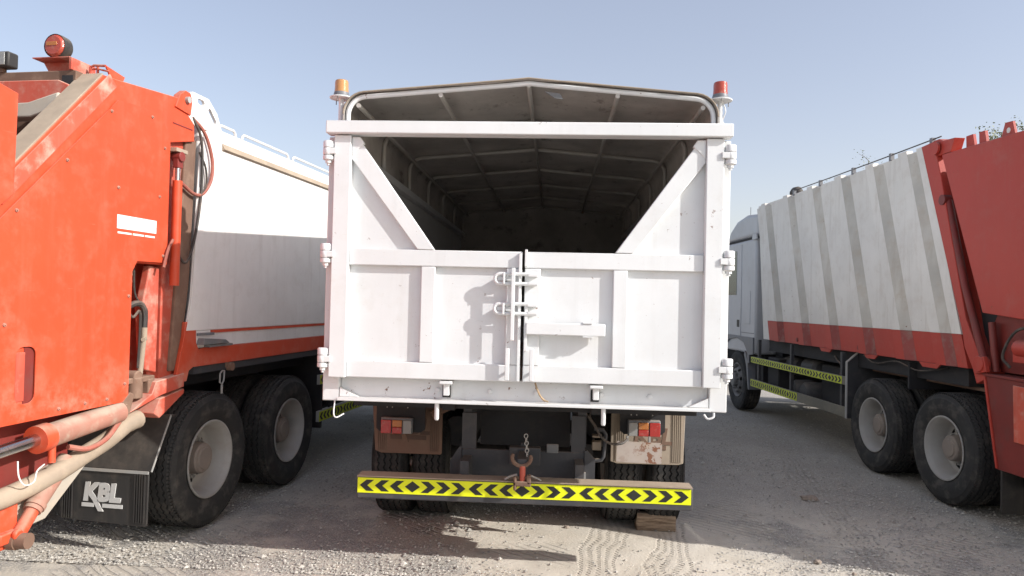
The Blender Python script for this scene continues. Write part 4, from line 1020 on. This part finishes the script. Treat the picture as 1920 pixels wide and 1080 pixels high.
MB().box(-1.1, 1.1, -1.1, -.5, 3.285, 3.33).build('roof_beam', 'red_grimy', tr, .006)
# lower hopper, its recess and panel
MB().prism([(-.58, 1.30), (-2.45, 1.30), (-2.45, 1.70), (-1.07, 1.75), (-.61, 1.79), (-.50, 1.60)], 'x', -1.14, 1.14).build('hopper_recess', 'red_grimy', B)
lh = MB().prism([(-.625, 1.265), (-.785, .50), (-2.3, .50), (-2.45, .75), (-2.45, 1.24)], 'x', -1.262, 1.262).build('lower_hopper', 'red_grimy', B, .008)
MB().prism([(-.60, 1.285), (-.635, 1.262), (-2.45, 1.242), (-2.45, 1.275)], 'x', -1.28, 1.262).build('hopper_rim', 'red_grimy', lh, .004)
MB().prism([(-.622, 1.255), (-.645, 1.255), (-.805, .51), (-.785, .51)], 'x', -1.272, -1.2625).build('hopper_edge', 'red_dark', lh)
MB().prism([(-.985, 1.22), (-2.2, 1.18), (-2.2, .76), (-1.0, .765)], 'x', -1.275, -1.2625).build('hopper_panel', 'red_dusty', lh, .004)
MB().cyl((-1.20, -.95, 1.52), (-1.20, -1.9, 1.5), .07, seg=14).box(-1.22, -1.15, -1.05, -.9, 1.40, 1.48).build('hopper_ram', 'red_dark', B, .006)
MB().cyl((-1.2, -.68, 1.3), (-1.2, -.62, 1.72), .03, seg=10).build('recess_rod', 'red_grimy', B)
MB().tube(curve([(-1.16, -1.2, 1.7), (-1.22, -.95, 1.66), (-1.23, -.8, 1.45), (-1.2, -.85, 1.35)]), .012, 6).build('hopper_hose', 'hose', B)
for s in (-1, 1): MB().box(min(s * .62, s * 1.25), max(s * .62, s * 1.25), -.835, -.815, .14, .50).build('rear_flap', 'rubber_black', B, .004)
MB().box(-1.1, 1.1, -2.3, -.9, .35, .499).build('hopper_underside', 'dark', B)
MB().cyl((-1.15, -2.05, .5), (-1.15, -2.05, .02), .04, seg=12).box(-1.23, -1.07, -2.13, -1.97, .0, .02).build('support_leg', 'red_grimy', B)
# running gear, underbody
wheels(B, (.0, 1.29), (6.02,), (-1,))
for s in (-1, 1):
    MB().prism([(-.6, .80), (7.0, .80), (7.0, 1.08), (-.6, 1.08)], 'x', s * .38, s * .44).build('chassis_rail', 'dark', B)
MB().box(-1.12, 1.12, -.2, 4.7, 1.12, 1.298).build('subframe', 'dark', B)
MB().box(.50, 1.22, 2.0, 4.95, .42, 1.118).build('sun_block_box', 'dark', B, .03)  # unseen box added on the far side to stop sun passing underneath
MB().box(1.19, 1.22, -.2, 5.0, .95, 1.297).build('sun_block_strip', 'dark', B)  # unseen strip added under the far wall to block low sun
MB().box(-1.02, -.5, -.35, 1.7, 1.085, 1.115).build('rusty_floor', 'rust', B)
pg = MB().prism([(-1.25, .50), (-.62, .50), (-.62, 1.30), (-1.10, 1.30), (-1.25, 1.17)], 'y', 1.845, 1.86).build('mud_guard', 'chassis', B)
MB().prism([(-1.262, .50), (-1.2505, .50), (-1.2505, 1.17), (-1.262, 1.175)], 'y', 1.83, 1.868).prism([(-1.262, 1.175), (-1.2505, 1.17), (-1.10, 1.302), (-1.112, 1.308)], 'y', 1.83, 1.868).build('guard_edge', 'bare', pg)
MB().box(-1.2, -.62, .62, .65, 1.0, 1.27).build('inner_guard', 'dark', B)
for (z0, z1, ya, n) in ((.892, .992, 1.98, 5), (.505, .625, 3.30, 3)):
    g = MB().box(-1.25, -1.215, 1.88, 5.16, z0, z1).build('side_guard', 'guard', B, .004)
    tape_side(g, -1.2502, ya, 5.15, z0 + .005, z1 - .005, n)
for y in (2.05, 3.6, 4.9): MB().box(-1.214, -1.17, y, y + .05, .5, 1.28).build('guard_post', 'chassis', B)
for (y, z, r, l) in ((3.55, .95, .14, .5), (4.25, .93, .14, .5)):
    MB().lathe([(0, y - l / 2), (r * .7, y - l / 2 + .02), (r, y - l / 2 + .07), (r, y + l / 2 - .07), (r * .7, y + l / 2 - .02), (0, y + l / 2)], (-.88, 0, z), 'y', 20).build('air_tank', 'chassis', B)
for y in (3.35, 3.68): MB().lathe([(0, -.25), (.12, -.24), (.15, -.2), (.15, .2), (.12, .24), (0, .25)], (-.9, y, .62), 'x', 20).build('air_tank', 'chassis', B)
MB().box(-1.12, -.6, 4.3, 4.75, .55, 1.02).build('battery_box', 'dark', B, .02)
MB().box(-1.0, -.5, 2.5, 3.1, .55, 1.05).build('hydraulic_tank', 'dark', B, .03)
MB().lathe([(0, -.1), (.08, -.1), (.11, -.04), (.11, .08), (0, .1)], (-1.05, 2.2, .93), 'z', 16).build('filter_can', 'red_grimy', B)
MB().tube(curve([(-1.1, 2.1, 1.05), (-1.16, 2.25, 1.14), (-1.1, 2.5, 1.2), (-1.0, 2.7, 1.1)]), .012, 6).tube(curve([(-1.12, 1.9, 1.0), (-1.14, 2.2, .82), (-1.1, 2.1, .7)]), .015, 6).tube(curve([(-1.12, .1, 1.26), (-1.18, .5, 1.2), (-1.18, .9, 1.26), (-1.15, 1.4, 1.2), (-1.13, 1.7, 1.27)]), .008, 6).build('hoses', 'hose', B)
MB().prism([(4.84, .5), (4.84, 1.30), (5.0, 2.4), (5.13, 2.4), (5.13, .5)], 'x', -.85, 1.19).build('sun_block_filler', 'dark', B)  # filler added to close the cab-to-body gap against sunlight
# cab
cr = MB().prism([(5.16, 1.02), (7.2, 1.02), (7.32, 1.7), (7.15, 2.6), (6.75, 2.96), (5.16, 2.96)], 'x', -1.19, 1.19).build('cab', 'cab_white', B, .04, seg=3)
rf = MB().prism([(5.12, 2.985), (5.12, 3.36), (5.75, 3.41), (6.25, 3.35), (6.6, 3.20), (6.8, 2.985)], 'x', -1.17, 1.17).build('roof_fairing', 'cab_white', cr, .07, seg=4)
MB().box(-1.18, 1.18, 5.18, 6.74, 2.955, 2.99).build('roof_gap', 'dark', cr)
MB().box(-1.215, -1.18, 5.10, 5.30, 2.93, 3.03).build('fairing_bracket', 'cab_white', cr, .006)
MB().box(-1.197, -1.189, 5.86, 6.70, 1.30, 2.90).build('cab_door', 'cab_white', cr, .006)
MB().prism([(6.10, 2.02), (6.68, 2.02), (6.66, 2.80), (6.10, 2.80)], 'x', -1.201, -1.1975).build('door_window', 'glass', cr)
MB().box(-1.196, -1.189, 5.40, 5.72, 1.52, 2.08).build('locker_lid', 'cab_white', cr, .006)
MB().box(-1.199, -1.189, 5.92, 6.06, 1.45, 1.58).build('door_handle', 'rubber_black', cr, .004)
MB().box(-1.194, -1.189, 5.2, 5.84, 1.36, 1.372).build('seam', 'cab_grey', cr)
MB().prism([(5.18, 1.02), (5.18, 1.30), (6.9, 1.30), (6.9, 1.15), (6.62, 1.13), (6.40, 1.22), (6.02, 1.26), (5.66, 1.20), (5.46, 1.05), (5.42, .86), (5.36, .86), (5.36, 1.0)], 'x', -1.215, -1.19).build('wheel_arch', 'cab_grey', cr, .006)
MB().tube([(-1.0, 5.52 - .02, .45), (-1.0, 5.46, .75), (-1.0, 5.56, 1.0), (-1.0, 5.8, 1.14), (-1.0, 6.2, 1.14)], .02, 6).prism([(5.36, .42), (5.40, .42), (5.50, .8), (5.62, 1.0), (5.58, 1.06), (5.44, .9)], 'x', -1.21, -.85).build('front_guard', 'cab_grey', cr)
MB().prism([(7.34, 1.72), (7.17, 2.55), (7.15, 2.55), (7.32, 1.72)], 'x', -1.05, 1.05).build('windscreen', 'glass', cr)
MB().cyl((-1.0, 6.0, 3.37), (-1.0, 6.0, 3.58), .006, seg=6).build('aerial', 'cab_grey', cr)
MB().prism([(5.0, .55), (5.35, .55), (5.35, .95), (5.0, .95)], 'x', -1.1, -.6).build('step_box', 'dark', cr)
MB().prism([(5.0, .40), (5.40, .40), (5.5, .9), (5.7, 1.16), (6.34, 1.16), (6.54, .9), (6.64, .40), (7.2, .40), (7.2, 1.015), (7.2, 1.25), (5.0, 1.25)], 'x', 1.16, 1.19).build('cab_sun_block', 'cab_grey', cr)  # unseen panel added on the far side to block sun under the cab
MB().box(-1.0, 1.0, 5.2, 7.15, .80, 1.015).build('under_cab_filler', 'dark', cr)  # fill added below the cab to shut out light and bright ground
MB().box(-1.19, 1.19, 7.21, 7.30, .35, 1.0).build('front_bumper', 'cab_grey', cr, .02)

# ================================================================== small things on the ground
def wood_block():
    random.seed(3); b = MB(); n = 14; vs = []
    L = .31
    for i in range(2):
        for k in range(n):
            a = 2 * PI * k / n
            r = .075 + .012 * math.sin(3 * a + 1) + random.uniform(-.006, .006)
            vs.append(((-L / 2 if i == 0 else L / 2) + random.uniform(-.006, .006), r * 1.05 * math.cos(a), .076 + r * math.sin(a)))
    b.add(vs, [tuple(range(n))[::-1], tuple(range(n, 2 * n))] + [(k, (k + 1) % n, n + (k + 1) % n, n + k) for k in range(n)])
    o = b.build('wood_block', 'wood', bevel=.006)
    o.location = (1.045, 1.47, -.012); o.rotation_euler = (0, 0, math.radians(1))
    return tag(o, 'rough weathered timber block wedged behind the right rear tyres', 'wood block')
wood_block()
def stone(x, y, sx, sy, sz, label, seed):
    random.seed(seed); bm = bmesh.new(); bmesh.ops.create_icosphere(bm, subdivisions=3, radius=1)
    for v in bm.verts:
        f = 1 + .35 * noise.noise(v.co * 1.4 + Vector((seed, 0, 0))) + .12 * noise.noise(v.co * 4 + Vector((seed, 3, 0)))
        v.co = Vector((v.co.x * sx * f, v.co.y * sy * f, max(v.co.z, -.35) * sz * f))
    me = bpy.data.meshes.new('stone'); bm.to_mesh(me); bm.free(); me.materials.append(M['stone'])
    o = bpy.data.objects.new('stone', me); COL.objects.link(o); o.location = (x, y, sz * .28)
    return tag(o, label, 'stone', 'stones lying in the yard')
stone(2.64, 2.57, .085, .05, .03, 'flat brownish stone lying alone on the shaded gravel between two trucks', 3)
stone(2.10, .83, .028, .022, .016, 'small grey stone at the edge of the shadow in the right foreground', 5)
stone(2.27, .62, .016, .014, .012, 'small white stone at the edge of the shadow in the right foreground', 9)
stone(.33, 1.39, .022, .02, .015, 'small grey stone on sunlit sand just behind the bumper', 12)

# ------------------------------------------------------------------ sparse trees beyond the right truck
def tree(x, y, h, spread, label, seed, nleaf):
    random.seed(seed); t = thing('tree', label, 'tree', (x, y, 0), 0, 'trees beyond the right truck')
    b = MB(); tips = []
    trunk = curve([(0, 0, -.1), (.1, .05, h * .25), (-.05, .1, h * .5), (.1, 0, h * .72)], 4)
    n = len(trunk); b.tube(trunk, [.17 - .10 * i / (n - 1) for i in range(n)], 8)
    for k in range(16):
        p = trunk[random.randrange(n // 2, n)]; a = random.random() * 6.28; l = spread * random.uniform(.5, 1)
        e = p + Vector((math.cos(a) * l, math.sin(a) * l, random.uniform(.10, .34) * h)); e.z = min(e.z, h)
        mid = (p + e) / 2 + Vector((0, 0, .15)); br = curve([p, mid, e], 4)
        b.tube(br, [.05 - .04 * i / (len(br) - 1) for i in range(len(br))], 5); tips += br[3:]
        for q in range(4):
            s = br[random.randrange(3, len(br))]; e2 = s + Vector((random.uniform(-1, 1), random.uniform(-1, 1), random.uniform(0, .9))) * spread * .33
            b.tube([s, (s + e2) / 2 + Vector((0, 0, .05)), e2], [.015, .011, .005], 4); tips += [e2, (s + e2) / 2]
    b.build('trunk', 'bark', t)
    c = MB()
    for k in range(nleaf):
        p = random.choice(tips) + Vector((random.gauss(0, .16), random.gauss(0, .16), random.gauss(0, .16)))
        d = Vector((random.gauss(0, 1), random.gauss(0, 1), random.gauss(0, .7))).normalized(); s = Vector((random.gauss(0, 1), random.gauss(0, 1), random.gauss(0, 1))); s = (s - d * s.dot(d)).normalized()
        l = random.uniform(.05, .11); w = l * .3
        c.add([p, p + d * l * .5 + s * w, p + d * l, p + d * l * .5 - s * w], [(0, 1, 2, 3)])
    c.build('crown', 'leaf', t)
tree(16.25, 22.0, 9.5, 1.05, 'sparse tree whose thin top shows above the red tailgate at the right edge', 21, 5200)
tree(14.05, 30.0, 8.55, 1.5, 'sparse tree whose tip just shows above the ribbed white truck body', 22, 2200)

# remove the wheel prototypes
for e in (WR, WF):
    for c in list(e.children): bpy.data.objects.remove(c)
    bpy.data.objects.remove(e)
